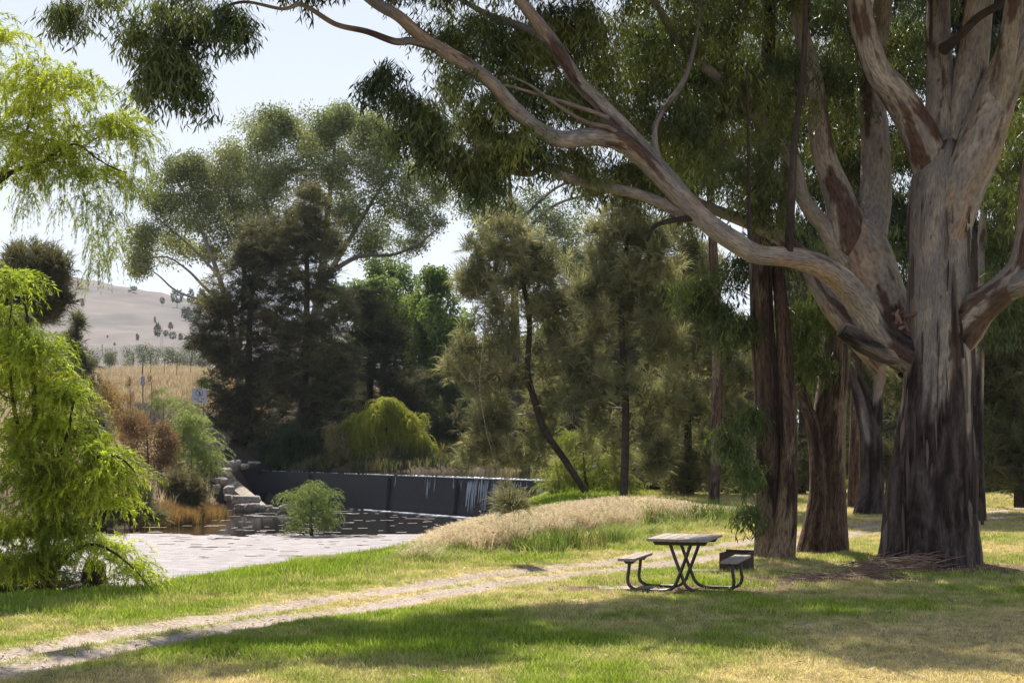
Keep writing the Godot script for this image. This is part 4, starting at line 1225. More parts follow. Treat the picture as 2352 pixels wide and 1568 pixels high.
	# weeping willows on the far bank
	var ww := {"spray": sprays.weep, "leaf": "willow_leaf", "ca": Color(0.28, 0.31, 0.04), "cb": Color(0.42, 0.42, 0.07), "sub": 9, "per": 11, "branch": 0.05, "size": 0.8, "tilt": 0.3, "lump": 0.4, "gap": -0.4, "freq": 20.0, "dense": 0.7}
	ls = []
	for q in [[880, 945, 45, 25], [850, 965, 40, 28], [920, 970, 45, 28], [880, 985, 60, 28], [840, 1010, 35, 30], [945, 1005, 38, 28], [900, 1030, 65, 28], [850, 1050, 42, 20], [960, 1050, 28, 22], [905, 1060, 60, 16], [830, 1035, 30, 25], [965, 1020, 30, 25], [820, 985, 25, 25], [880, 930, 30, 15]]:
		ls.append([q[0], q[1], 97.0, q[2], q[3], (q[2] + q[3]) * 0.5 * 97 / F, 0.8])
	tree("weeping_willow", "yellow green weeping willow on the far bank above the weir", "tree", "", [["trunk", 3, 12, 0.2, 0.05, [[890, 1085, 97, 5], [888, 1020, 97, 4], [885, 950, 97, 2]]]], ls, ww)
	ww = ww.duplicate()
	ww.ca = Color(0.06, 0.085, 0.03)
	ww.cb = Color(0.10, 0.125, 0.045)
	ww.size = 0.9
	ls = []
	for q in [[1020, 900, 45, 45], [1000, 960, 50, 50], [1060, 960, 60, 50], [1020, 1030, 60, 40], [1090, 1040, 50, 35]]:
		ls.append([q[0], q[1], 104.0, q[2], q[3], (q[2] + q[3]) * 0.5 * 104 / F, 0.9])
	tree("shaded_willow", "dark green shaded willow right of the yellow weeping willow", "tree", "", [["trunk", 3, 12, 0.2, 0.05, [[1030, 1080, 104, 7], [1030, 980, 104, 5], [1030, 890, 104, 2]]]], ls, ww)
	ls = []
	for q in [[660, 1000, 50, 25], [630, 1030, 50, 30], [690, 1040, 55, 30]]:
		ls.append([q[0], q[1], 99.0, q[2], q[3], (q[2] + q[3]) * 0.5 * 99 / F, 0.9])
	tree("hanging_shrub", "black green drooping shrub behind the weir's left end", "shrub", "", [["stem", 3, 8, 0.2, 0.0, [[660, 1085, 99, 4], [660, 1010, 99, 2]]]], ls, ww)
	var bk := {"spray": sprays.bush, "leaf": "dry_grass", "ca": Color(0.30, 0.235, 0.13), "cb": Color(0.22, 0.21, 0.08), "sub": 7, "per": 14, "size": 1.6, "lump": 0.4, "tilt": 0.8, "twig": 0.01}
	tree("tan_shrub", "tan dry shrub left of the yellow weeping willow", "shrub", "", [["stem", 3, 8, 0.2, 0.0, [[775, 1085, 96, 2], [775, 1040, 96, 1]]]], [[770, 1020, 96, 28, 30, 0.9, 1.0], [785, 1050, 96, 25, 25, 0.8, 1.0], [760, 990, 97, 22, 18, 0.7, 0.5]], bk)
	var b2 := bk.duplicate()
	b2.leaf = "far_leaf"
	b2.ca = Color(0.06, 0.085, 0.03)
	b2.cb = Color(0.12, 0.15, 0.05)
	var k := 0
	for q in [[1000, 1064, 30], [1060, 1066, 35], [1130, 1068, 40], [1210, 1070, 40]]:
		tree("bank_bush", ["low dark bush at the right foot of the yellow willow", "low dark bush right under the shaded willow", "low dark bush behind the feathery sapling", "low dark bush left of the yellow green shrub"][k], "bush", "bushes along the far bank", [["stem", 3, 6, 0.3, 0.0, [[q[0], q[1] + 16, 99.0, 2], [q[0], q[1] - 6, 99.0, 1]]]], [[q[0], q[1], 99.0, q[2], 18, 0.9, 1.6]], b2)
		k += 1
	# the hill and the flat before it
	var h1 := Mb.new()
	var h2 := Mb.new()
	for q in 260:
		var v := ball()
		v = v.normalized() * pow(v.length(), 0.5)
		var p := Vector3(v.x * 0.5, 0.62 + v.y * 0.38, v.z * 0.5)
		leaf(h1, p, ball().normalized(), ball().normalized(), 0.16, 0.12)
		p = Vector3(v.x * 0.3 * (1.0 - v.y * 0.6), 0.55 + v.y * 0.45, v.z * 0.3)
		leaf(h2, p, ball().normalized(), ball().normalized(), 0.15, 0.11)
	for h in [h1, h2]:
		h.c.resize(h.v.size())
		h.c.fill(Color(0.085, 0.095, 0.06))
	var m := leaf_mat("hill_tree", 0.8, 0.3, 0.7)
	var kinds := []
	for h in [h1, h2]:
		var proto := Node3D.new()
		proto.name = "hill_tree"
		put("crown", mesh_of(h), m, proto, false).set_meta("kind", "stuff")
		var tr := Mb.new()
		tube(tr, [[Vector3(0, -0.06, 0), 0.03], [Vector3(0, 0.3, 0), 0.025], [Vector3(0, 0.8, 0), 0.01]], 5, 0.3, 0)
		put("trunk", mesh_of(tr), mats.twig, proto, false)
		kinds.append(proto)
	# [px, foot row, width, height, kind, label]
	var hill_trees := [[189, 705, 8, 18, 1, "lone narrow dark tree highest left on the hill"], [307, 671, 15, 15, 0, "round dark tree on the hill's skyline"], [297, 672, 9, 7, 0, "small bush beside the round skyline tree"], [372, 702, 12, 20, 0, "dark tree alone below the skyline, mid hill"], [406, 705, 30, 42, 0, "broad open tree on the right skyline"], [438, 700, 16, 38, 1, "slender open tree on the right skyline"], [462, 702, 20, 40, 1, "tall open tree nearest the dark she-oaks on the skyline"], [355, 742, 5, 16, 1, "tiny narrow tree mid slope"], [361, 775, 18, 34, 1, "tallest tree of the row beside the power pole"], [380, 776, 13, 18, 0, "low round tree right of the power pole"], [391, 757, 11, 18, 1, "narrow tree above the row on the slope"], [396, 783, 18, 22, 0, "wide round tree in the row right of the pole"], [414, 784, 10, 20, 1, "narrow tree right in the row"], [424, 785, 6, 10, 1, "small tree in the row's gap"], [430, 786, 8, 15, 1, "last narrow tree in the row on the slope"], [315, 782, 8, 17, 1, "lone little tree on the lower slope"], [190, 762, 14, 9, 0, "low bush on the left lower slope"], [425, 735, 20, 30, 1, "tree at the top of the hillside grove"], [440, 748, 24, 34, 0, "round tree in the middle of the hillside grove"], [455, 752, 24, 36, 1, "tree right in the hillside grove"], [432, 728, 16, 24, 1, "upper left tree of the hillside grove"], [452, 730, 20, 28, 0, "upper right tree of the hillside grove"], [445, 765, 22, 22, 0, "lowest tree of the hillside grove"], [466, 770, 22, 30, 0, "tree of the grove half behind the dark she-oaks"], [262, 794, 5, 8, 1, "tiny bush low on the slope"], [246, 776, 4, 7, 1, "tiny bush left on the lower slope"]]
	for q in hill_trees:
		var p := hill_at(q[0], q[1])
		var s := -p.z / F
		var o: Node3D = kinds[q[4]].duplicate()
		o.name = numbered("hill_tree")
		add_child(o)
		o.position = p
		o.scale = Vector3(q[2] * s * (1.0 if q[4] == 0 else 1.6), q[3] * s, q[2] * s * (1.0 if q[4] == 0 else 1.6))
		o.rotation.y = rf(0, TAU)
		tag(o, q[5], "tree", "trees on the hill")
	for proto in kinds:
		proto.free()
	var fl := {"spray": sprays.gum_far, "leaf": "far_leaf", "ca": Color(0.10, 0.125, 0.06), "cb": Color(0.15, 0.17, 0.085), "sub": 8, "per": 12, "size": 1.7, "lump": 0.4, "tilt": 0.8, "freq": 10.0, "tone": 4.0}
	k = 0
	for q in [[205, 805, 22, 17], [250, 812, 18, 11], [305, 815, 22, 22], [345, 812, 28, 24], [385, 820, 26, 22], [420, 825, 28, 18], [440, 805, 20, 22], [455, 828, 22, 16]]:
		tree("valley_tree", ["grey green tree on the flat behind the strainer post", "low grey green tree right of the strainer post", "grey green tree left end of the long row on the flat", "biggest grey green tree in the row on the flat", "grey green tree third in the row on the flat", "yellowish low tree in the row on the flat", "pale taller tree behind the row on the flat", "low tree at the row's end by the dark she-oaks"][k], "tree", "trees on the flat below the hill", [["trunk", 3, 6, 0.5, 0.0, [[q[0], q[1] + 26, 300.0, 1.2], [q[0], q[1], 300.0, 0.8]]]], [[q[0], q[1] + 8, 300.0, q[2], q[3] + 6, 2.0, 1.0]], fl)
		k += 1

# ---------------------------------------------------------------- the dim woods that close the view
func build_backdrop() -> void:
	var look := {"spray": sprays.broad, "leaf": "far_leaf", "ca": Color(0.075, 0.10, 0.04), "cb": Color(0.13, 0.155, 0.06), "sub": 10, "per": 16, "dense": 0.9, "size": 1.7, "tilt": 0.8, "freq": 14.0, "tone": 6.0, "lump": 0.34, "branch": 0.08}
	var k := 0
	var names := ["deep green tree behind the dark she-oak by the sign", "deep green tree behind the tall gum's trunk", "deep green tree behind the blackish she-oak", "deep green tree behind the shaded willow", "deep green tree behind the leaning she-oak", "deep green tree behind the upright she-oak", "deep green tree behind the shaggy she-oak", "deep green tree far behind the twin trunks", "deep green tree far behind the huge trunk", "deep green tree far behind the right edge"]
	for q in [[540, 860, 150, 75], [660, 820, 150, 80], [800, 800, 152, 80], [960, 850, 150, 80], [1120, 800, 132, 90], [1270, 760, 130, 90], [1430, 760, 128, 100], [1640, 720, 122, 120], [1960, 700, 120, 130], [2300, 680, 118, 130]]:
		var ls := []
		var low := 1075.0
		for j in 9:
			ls.append([q[0] + rf(-0.7, 0.7) * q[3], lerpf(q[1] + 35.0, low - 20.0, j / 8.0), q[2] + rf(-3, 3), q[3] * rf(0.5, 0.75), 55.0, 2.6, 1.0])
		tree("woodland_tree", names[k], "tree", "woods behind the river", [["trunk", 3, 8, 0.5, 0.0, [[q[0], low + 5, q[2], 8], [q[0], 0.5 * (low + q[1]), q[2], 6], [q[0], q[1] + 20, q[2], 2]]]], ls, look)
		k += 1
	# dim shrubs under the she-oaks
	var lk := look.duplicate()
	lk.spray = sprays.bush
	lk.size = 2.2
	lk.branch = 0.02
	lk.ca = Color(0.085, 0.095, 0.04)
	lk.cb = Color(0.16, 0.17, 0.07)
	k = 0
	names = ["dim shrub between leaning and upright trunks", "dim shrub right of the upright she-oak's foot", "dim shrub under the shaggy she-oak", "dim shrub left of the twin trunks", "dim shrub glimpsed between twin and forked trunks", "dim shrub far behind the forked gum", "dim shrub at the right edge behind the huge trunk"]
	for q in [[1395, 1125, 59, 50], [1500, 1110, 60, 60], [1590, 1115, 60, 60], [1690, 1110, 58, 60], [1830, 1120, 62, 50], [1950, 1105, 64, 40], [2300, 1120, 58, 70]]:
		tree("dim_shrub", names[k], "shrub", "dim shrubs under the she-oaks", [["stem", 3, 6, 0.3, 0.0, [[q[0], q[1] + 45, q[2], 3], [q[0], q[1] - 10, q[2], 1]]]], [[q[0] - q[3] * 0.4, q[1], q[2], q[3] * 0.6, 40, 0.9, 1.3], [q[0] + q[3] * 0.4, q[1] + 5, q[2], q[3] * 0.6, 40, 0.9, 1.3], [q[0], q[1] - 35, q[2], q[3] * 0.5, 30, 0.9, 0.8]], lk)
		k += 1

# ---------------------------------------------------------------- plants on the left
func build_left_plants() -> void:
	var ca := Color(0.22, 0.285, 0.028)
	var cb := Color(0.43, 0.48, 0.06)
	var d := 17.0
	var look := {"spray": sprays.willow, "leaf": "willow_leaf", "ca": ca, "cb": cb, "sub": 12, "per": 12, "branch": 0.03, "twig": 0.010, "twigs": 0.9, "size": 0.78, "tilt": 0.4, "gap": -0.12, "freq": 55.0, "dense": 0.24, "lump": 0.46, "vary": 0.35}
	var ls := []
	for q in [[70, 190, 60, 50], [140, 220, 65, 60], [60, 260, 60, 60], [160, 290, 75, 55], [50, 340, 55, 45], [120, 360, 60, 45], [230, 290, 50, 30], [285, 310, 40, 30, 0.6], [210, 220, 25, 40, 0.4], [190, 390, 50, 45, 0.7], [10, 80, 18, 22, 0.3], [270, 420, 28, 40, 0.5], [40, 410, 50, 25, 0.4], [-60, 250, 70, 130], [-80, 100, 70, 60, 0.6]]:
		ls.append([q[0], q[1], d, q[2], q[3], (q[2] + q[3]) * 0.55 * d / F, q[4] if q.size() > 4 else 1.0])
	var up := tree("overhanging_willow", "willow boughs drooping into the sky from the left edge", "tree", "", [
		["trunk", 3, 24, 0.1, 0.08, [[-350, 1500, d, 34], [-350, 1400, d, 28], [-330, 900, d, 24], [-250, 620, d, 17], [-120, 490, d, 11], [0, 414, d, 6], [32, 392, d, 4.5], [90, 374, d, 3.5], [140, 361, d, 2]]],
		["limb", 3, 12, 0.1, 0.05, [[-230, 600, d, 13], [-90, 460, d, 8], [0, 400, d, 5], [32, 350, d, 4], [60, 300, d, 3], [80, 240, d, 2]]],
		["limb", 3, 10, 0.1, 0.05, [[90, 374, d, 3], [169, 331, d - 0.2, 2.5], [216, 360, d - 0.2, 2], [252, 382, d - 0.3, 1.6], [288, 396, d - 0.3, 1]]],
		["limb", 3, 10, 0.1, 0.05, [[60, 300, d, 3], [170, 340, d + 0.2, 2.4], [215, 320, d + 0.2, 2], [270, 300, d + 0.2, 1.5], [335, 320, d + 0.2, 0.8]]]], ls, look)
	# long hanging strands of the same tree
	var where := []
	var tint := []
	for q in [[140, 430, 10, 60, 9], [80, 430, 10, 40, 7], [222, 560, 9, 70, 16], [262, 540, 9, 55, 14], [212, 450, 22, 40, 12], [300, 430, 26, 35, 12], [330, 345, 10, 40, 9], [60, 470, 8, 30, 5], [190, 480, 10, 40, 6], [100, 400, 40, 30, 10]]:
		for k in q[4]:
			var p := at(q[0] + rf(-1, 1) * q[2], q[1] + rf(-1, 1) * q[3], d + rf(-0.25, 0.25))
			where.append(Transform3D(Basis(Vector3.UP, rf(0, TAU)).scaled(Vector3(0.5, 0.75, 0.5) * rf(0.7, 1.0)), p))
			var c: Color = ca.lerp(cb, rng.randf()) * 0.8
			tint.append(Color(c.r, c.g, c.b))
	scatter("hanging_strands", sprays.willow_hang, mats.willow_leaf, where, tint, up)
	# the bright willow on the near bank
	d = 20.6
	look = look.duplicate()
	look.sub = 17
	look.per = 14
	look.dense = 0.27
	look.gap = -0.08
	look.vary = 0.55
	look.size = 0.88
	look.tilt = 0.5
	ls = []
	for q in [[30, 650, 10, 30, 0.3], [45, 700, 18, 32, 0.4], [10, 720, 25, 50, 0.5], [60, 765, 30, 38, 0.7], [15, 800, 35, 45, 0.8], [85, 830, 38, 42, 0.8], [30, 880, 45, 50, 1.0], [110, 900, 42, 42, 0.8], [150, 915, 20, 24, 0.35], [70, 970, 55, 48, 1.0], [150, 985, 45, 40, 0.8], [195, 1035, 42, 34, 0.7], [110, 1065, 60, 45, 1.0], [40, 1050, 50, 60, 1.0], [235, 1055, 34, 22, 0.45], [275, 1085, 28, 22, 0.35], [185, 1100, 50, 30, 0.7], [60, 1150, 60, 45, 0.9], [150, 1150, 45, 34, 0.6], [235, 1115, 28, 30, 0.35], [20, 1220, 50, 40, 0.9], [90, 1215, 40, 28, 0.5], [-60, 900, 60, 150], [-70, 1150, 70, 110], [215, 1255, 30, 14, 0.25], [265, 1275, 20, 14, 0.2], [300, 1305, 14, 12, 0.15], [325, 1335, 10, 10, 0.12], [20, 1310, 50, 30, 0.8], [110, 1275, 50, 30, 0.7], [170, 1215, 40, 26, 0.6], [255, 1150, 22, 26, 0.3], [130, 1120, 55, 40, 0.8]]:
		ls.append([q[0], q[1], d + rf(-0.3, 0.3), q[2], q[3], (q[2] + q[3]) * 0.55 * d / F, q[4] if q.size() > 4 else 1.0])
	tree("young_willow", "bright green young willow on the near bank, dark underneath", "tree", "", [
		["trunk", 3, 20, 0.1, 0.1, [[120, 1450, d + 0.4, 26], [115, 1390, d + 0.4, 20], [100, 1250, d + 0.3, 13], [85, 1050, d + 0.2, 9], [75, 860, d, 5], [60, 720, d, 3], [38, 610, d, 1]]],
		["limb", 3, 12, 0.1, 0.06, [[100, 1260, d + 0.3, 8], [140, 1150, d, 6], [200, 1060, d - 0.2, 4], [270, 1050, d - 0.3, 3], [310, 1085, d - 0.4, 1]]],
		["limb", 3, 12, 0.1, 0.06, [[110, 1330, d + 0.3, 8], [160, 1270, d, 5], [215, 1250, d - 0.2, 3.5], [270, 1275, d - 0.3, 2.5], [320, 1320, d - 0.4, 1.6], [345, 1352, d - 0.4, 0.8]]],
		["limb", 3, 12, 0.1, 0.06, [[90, 1100, d + 0.2, 7], [40, 980, d, 5], [20, 820, d, 3], [25, 700, d, 1.5]]],
		["limb", 3, 12, 0.1, 0.06, [[95, 1150, d + 0.2, 6], [150, 1010, d - 0.2, 4], [170, 920, d - 0.3, 2.5], [195, 900, d - 0.3, 1.5]]]], ls, look)
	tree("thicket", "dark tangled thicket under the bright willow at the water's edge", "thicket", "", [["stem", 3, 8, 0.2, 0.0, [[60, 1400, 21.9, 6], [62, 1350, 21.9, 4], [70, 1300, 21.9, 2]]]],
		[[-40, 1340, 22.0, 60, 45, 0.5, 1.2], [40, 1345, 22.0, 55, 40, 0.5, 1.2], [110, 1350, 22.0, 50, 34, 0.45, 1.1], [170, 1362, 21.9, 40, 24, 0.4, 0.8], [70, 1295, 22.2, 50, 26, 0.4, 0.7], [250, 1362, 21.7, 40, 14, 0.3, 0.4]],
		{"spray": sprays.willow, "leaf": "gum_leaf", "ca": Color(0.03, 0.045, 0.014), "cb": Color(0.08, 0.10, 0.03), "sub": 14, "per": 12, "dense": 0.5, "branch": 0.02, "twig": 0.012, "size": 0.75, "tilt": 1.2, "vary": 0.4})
	# dark stump and rubble of roots in its shade
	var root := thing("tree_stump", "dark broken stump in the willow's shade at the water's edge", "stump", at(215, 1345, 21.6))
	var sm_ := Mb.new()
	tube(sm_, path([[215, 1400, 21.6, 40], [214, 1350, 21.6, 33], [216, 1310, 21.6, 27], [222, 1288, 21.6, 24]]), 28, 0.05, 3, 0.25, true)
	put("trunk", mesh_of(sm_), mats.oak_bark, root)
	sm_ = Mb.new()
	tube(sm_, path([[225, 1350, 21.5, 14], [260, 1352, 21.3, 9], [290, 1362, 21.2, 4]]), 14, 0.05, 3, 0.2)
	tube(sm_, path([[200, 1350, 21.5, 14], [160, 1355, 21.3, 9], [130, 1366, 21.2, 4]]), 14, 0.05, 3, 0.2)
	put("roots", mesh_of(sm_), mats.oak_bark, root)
	# she-oak at the far left
	oak("rounded dark she-oak at the left edge beyond the willow", 55.0, [[-60, 1180, 55, 16], [-40, 1000, 55, 14], [10, 820, 55, 11], [50, 720, 55, 7], [80, 620, 55, 3]],
		[[60, 610, 60, 40], [110, 620, 45, 45], [130, 670, 32, 40], [80, 680, 60, 50], [20, 650, 50, 60], [110, 720, 30, 30, 0, 0.6], [40, 740, 50, 45, 0, 0.7], [-30, 700, 60, 80], [-40, 830, 60, 80], [20, 840, 40, 50, 0, 0.6]], Color(0.10, 0.10, 0.05), Color(0.16, 0.145, 0.075), sprays.oak, 1.25, 10, 20, "she_oak", "")
	oak("thin grey green she-oak sapling behind the bright willow", 70.0, [[160, 1080, 70, 4], [165, 950, 70, 3], [172, 800, 70, 2], [176, 730, 70, 1]],
		[[174, 760, 14, 30, 0, 0.6], [165, 800, 26, 25], [150, 830, 35, 25], [185, 830, 25, 22, 0, 0.6], [140, 860, 40, 25], [200, 860, 22, 40, 0, 0.6], [210, 930, 26, 60], [225, 1000, 22, 50]], Color(0.105, 0.11, 0.06), Color(0.17, 0.165, 0.095), sprays.oak, 1.2, 7, 14, "she_oak_sapling", "")
	oak("grey green she-oak bush low by the water right of the bright willow", 66.3, [[240, 1215, 66.3, 4], [245, 1130, 66.3, 3], [250, 1070, 66.3, 1]],
		[[235, 1095, 38, 35], [275, 1140, 45, 35], [215, 1150, 40, 40], [250, 1185, 55, 24], [310, 1175, 40, 26, 0.3, 0.9], [320, 1120, 35, 30, 0.4, 0.7], [185, 1185, 35, 28, 0, 0.7], [345, 1190, 30, 18, 0.5, 0.6]], Color(0.12, 0.115, 0.06), Color(0.19, 0.175, 0.10), sprays.oak, 1.1, 8, 16, "she_oak_bush", "")
	oak("olive she-oak bush behind the orange reeds", 73.0, [[420, 1190, 73, 4], [420, 1110, 73, 2]],
		[[420, 1110, 32, 25], [390, 1140, 35, 28], [450, 1140, 30, 25], [420, 1165, 45, 20], [350, 1170, 30, 22]], Color(0.12, 0.11, 0.055), Color(0.19, 0.165, 0.09), sprays.oak, 1.1, 8, 16, "she_oak_bush", "")
	var br := {"spray": sprays.bush, "leaf": "dry_grass", "ca": Color(0.19, 0.105, 0.06), "cb": Color(0.27, 0.19, 0.11), "sub": 9, "per": 18, "size": 1.3, "lump": 0.38, "tilt": 1.0, "branch": 0.025, "twig": 0.012, "freq": 40.0}
	ls = []
	for q in [[330, 1000, 40, 40], [360, 1050, 40, 50], [310, 1060, 40, 40], [340, 1110, 45, 40], [380, 1010, 25, 40], [290, 1120, 30, 30], [300, 980, 25, 30, 0.5]]:
		ls.append([q[0], q[1], 76.0, q[2], q[3], 0.9, q[4] if q.size() > 4 else 1.0])
	tree("withered_bush", "rusty brown withered bush left of the light green shrub", "bush", "", [["stem", 3, 8, 0.2, 0.0, [[335, 1190, 76, 3], [340, 1080, 76, 2], [335, 980, 76, 1]]]], ls, br)
	var b2 := br.duplicate()
	b2.ca = Color(0.30, 0.19, 0.08)
	b2.cb = Color(0.36, 0.27, 0.12)
	tree("golden_weed_bush", "golden brown dry weeds on the slope below the fence", "bush", "", [["stem", 3, 8, 0.2, 0.0, [[270, 990, 90, 2], [268, 930, 90, 1]]]], [[262, 920, 90, 35, 28, 1.0, 1.0], [230, 900, 90, 30, 30, 1.0, 1.0], [290, 960, 90, 40, 28, 1.0, 1.0], [240, 970, 88, 35, 40, 1.0, 1.0], [300, 1000, 86, 30, 35, 0.9, 0.8]], b2)
	b2 = br.duplicate()
	b2.spray = sprays.willow
	b2.leaf = "willow_leaf"
	b2.ca = Color(0.20, 0.27, 0.075)
	b2.cb = Color(0.30, 0.35, 0.12)
	b2.size = 1.5
	b2.tilt = 0.5
	b2.per = 13
	b2.dense = 0.4
	ls = []
	for q in [[430, 940, 22, 22, 0.6], [415, 980, 28, 30], [450, 985, 32, 30], [425, 1030, 40, 35], [470, 1030, 30, 35], [440, 1080, 42, 30], [480, 1075, 22, 25, 0.7], [400, 1070, 25, 30, 0.7]]:
		ls.append([q[0], q[1], 79.0, q[2], q[3], 0.8, q[4] if q.size() > 4 else 1.0])
	tree("light_green_shrub", "light green willow shrub below the keep off sign", "shrub", "", [["stem", 3, 8, 0.2, 0.0, [[440, 1150, 79, 2], [440, 1080, 79, 1.2], [438, 1030, 79, 0.5]]]], ls, b2)
	b2 = b2.duplicate()
	b2.size = 1.0
	b2.sub = 6
	tree("pale_green_weed", "pale green leafy weed left of the keep off sign", "weed", "", [["stem", 3, 6, 0.2, 0.0, [[375, 960, 92, 0.6], [374, 920, 92, 0.3]]]], [[370, 910, 92, 22, 16, 0.6, 1.0], [385, 930, 92, 18, 18, 0.6, 1.0], [360, 935, 92, 15, 15, 0.5, 0.7]], b2)
	tree("green_bush", "small green bush directly behind the keep off sign", "bush", "", [["stem", 3, 6, 0.2, 0.0, [[462, 905, 104, 1.5], [462, 875, 104, 1]]]], [[462, 880, 104, 14, 16, 0.5, 1.2]], b2)
	# dead weed stalks
	var k := 0
	for q in [[296, 865, 1010, 84], [282, 1000, 1160, 74], [345, 860, 980, 86], [302, 1020, 1120, 78]]:
		var o := {"spray": sprays.bush, "leaf": "dry_grass", "ca": Color(0.15, 0.075, 0.04), "cb": Color(0.22, 0.13, 0.07), "sub": 5, "per": 5, "size": 0.55, "lump": 0.3, "tilt": 1.0, "twig": 0.008}
		tree("dead_weed", ["tall brown dead weed with a dark seed head, below the fence", "bare brown dead stalk low by the bright willow", "thin dead weed just left of the small round signs", "bent dead stalk in front of the withered bush"][k], "weed", "dead weeds on the left bank", [["stem", 5, 6, 0.2, 0.0, [[q[0] - 4, q[2], q[3], 1.3], [q[0] + 3, (q[1] + q[2]) * 0.5, q[3], 1.0], [q[0], q[1], q[3], 0.6]], true]], [[q[0], q[1] + 12, q[3], 7, 16, 0.2, 1.0], [q[0] + 3, q[1] + 40, q[3], 10, 14, 0.25, 0.8]], o)
		k += 1
	# the shrub standing in the river
	d = 61.8
	ls = []
	for q in [[715, 1150, 40, 30], [690, 1170, 35, 32], [745, 1170, 32, 32], [715, 1195, 45, 25], [700, 1130, 18, 18, 0.4], [722, 1122, 9, 16, 0.25], [755, 1140, 10, 16, 0.25], [672, 1145, 12, 10, 0.25], [738, 1200, 30, 18, 0.6], [685, 1205, 22, 16, 0.5]]:
		ls.append([q[0], q[1], d, q[2], q[3], (q[2] + q[3]) * 0.5 * d / F, q[4] if q.size() > 4 else 1.0])
	tree("river_shrub", "round green shrub growing out of the river before the weir", "shrub", "", [["stem", 3, 8, 0.15, 0.0, [[716, 1238, d, 6], [714, 1200, d, 3], [716, 1140, d, 1]]], ["stem", 5, 6, 0.1, 0.0, [[700, 1228, d, 1.2], [675, 1215, d - 0.2, 1], [645, 1230, d - 0.4, 0.6]], true], ["stem", 5, 6, 0.1, 0.0, [[702, 1230, d, 1], [680, 1222, d - 0.3, 0.8], [662, 1234, d - 0.5, 0.5]], true]], ls,
		{"spray": sprays.willow, "leaf": "willow_leaf", "ca": Color(0.17, 0.23, 0.06), "cb": Color(0.25, 0.31, 0.10), "sub": 8, "per": 11, "branch": 0.02, "twig": 0.01, "size": 1.1, "tilt": 0.5, "freq": 50.0, "dense": 0.36})
	# reeds at the water's edge
	where = []
	tint = []
	for j in 900:
		var dd := rf(68.0, 77.0)
		var x := tab(LEFT, dd) + rf(-1.1, 0.5)
		where.append(Transform3D(Basis(Vector3.UP, rf(0, TAU)).scaled(Vector3.ONE * rf(0.7, 1.3)), Vector3(x, maxf(ground(x, dd), WATER - 0.1), -dd)))
		var c := Color(0.30, 0.17, 0.085).lerp(Color(0.34, 0.24, 0.10), rng.randf())
		tint.append(c * rf(0.7, 1.15))
	tag(scatter("reeds", blade_tuft(16, 0.68, 0.02, 0.25, 0.3), mats.dry_grass, where, tint), "rusty orange reeds along the left bank at the rocks' foot", "reeds")

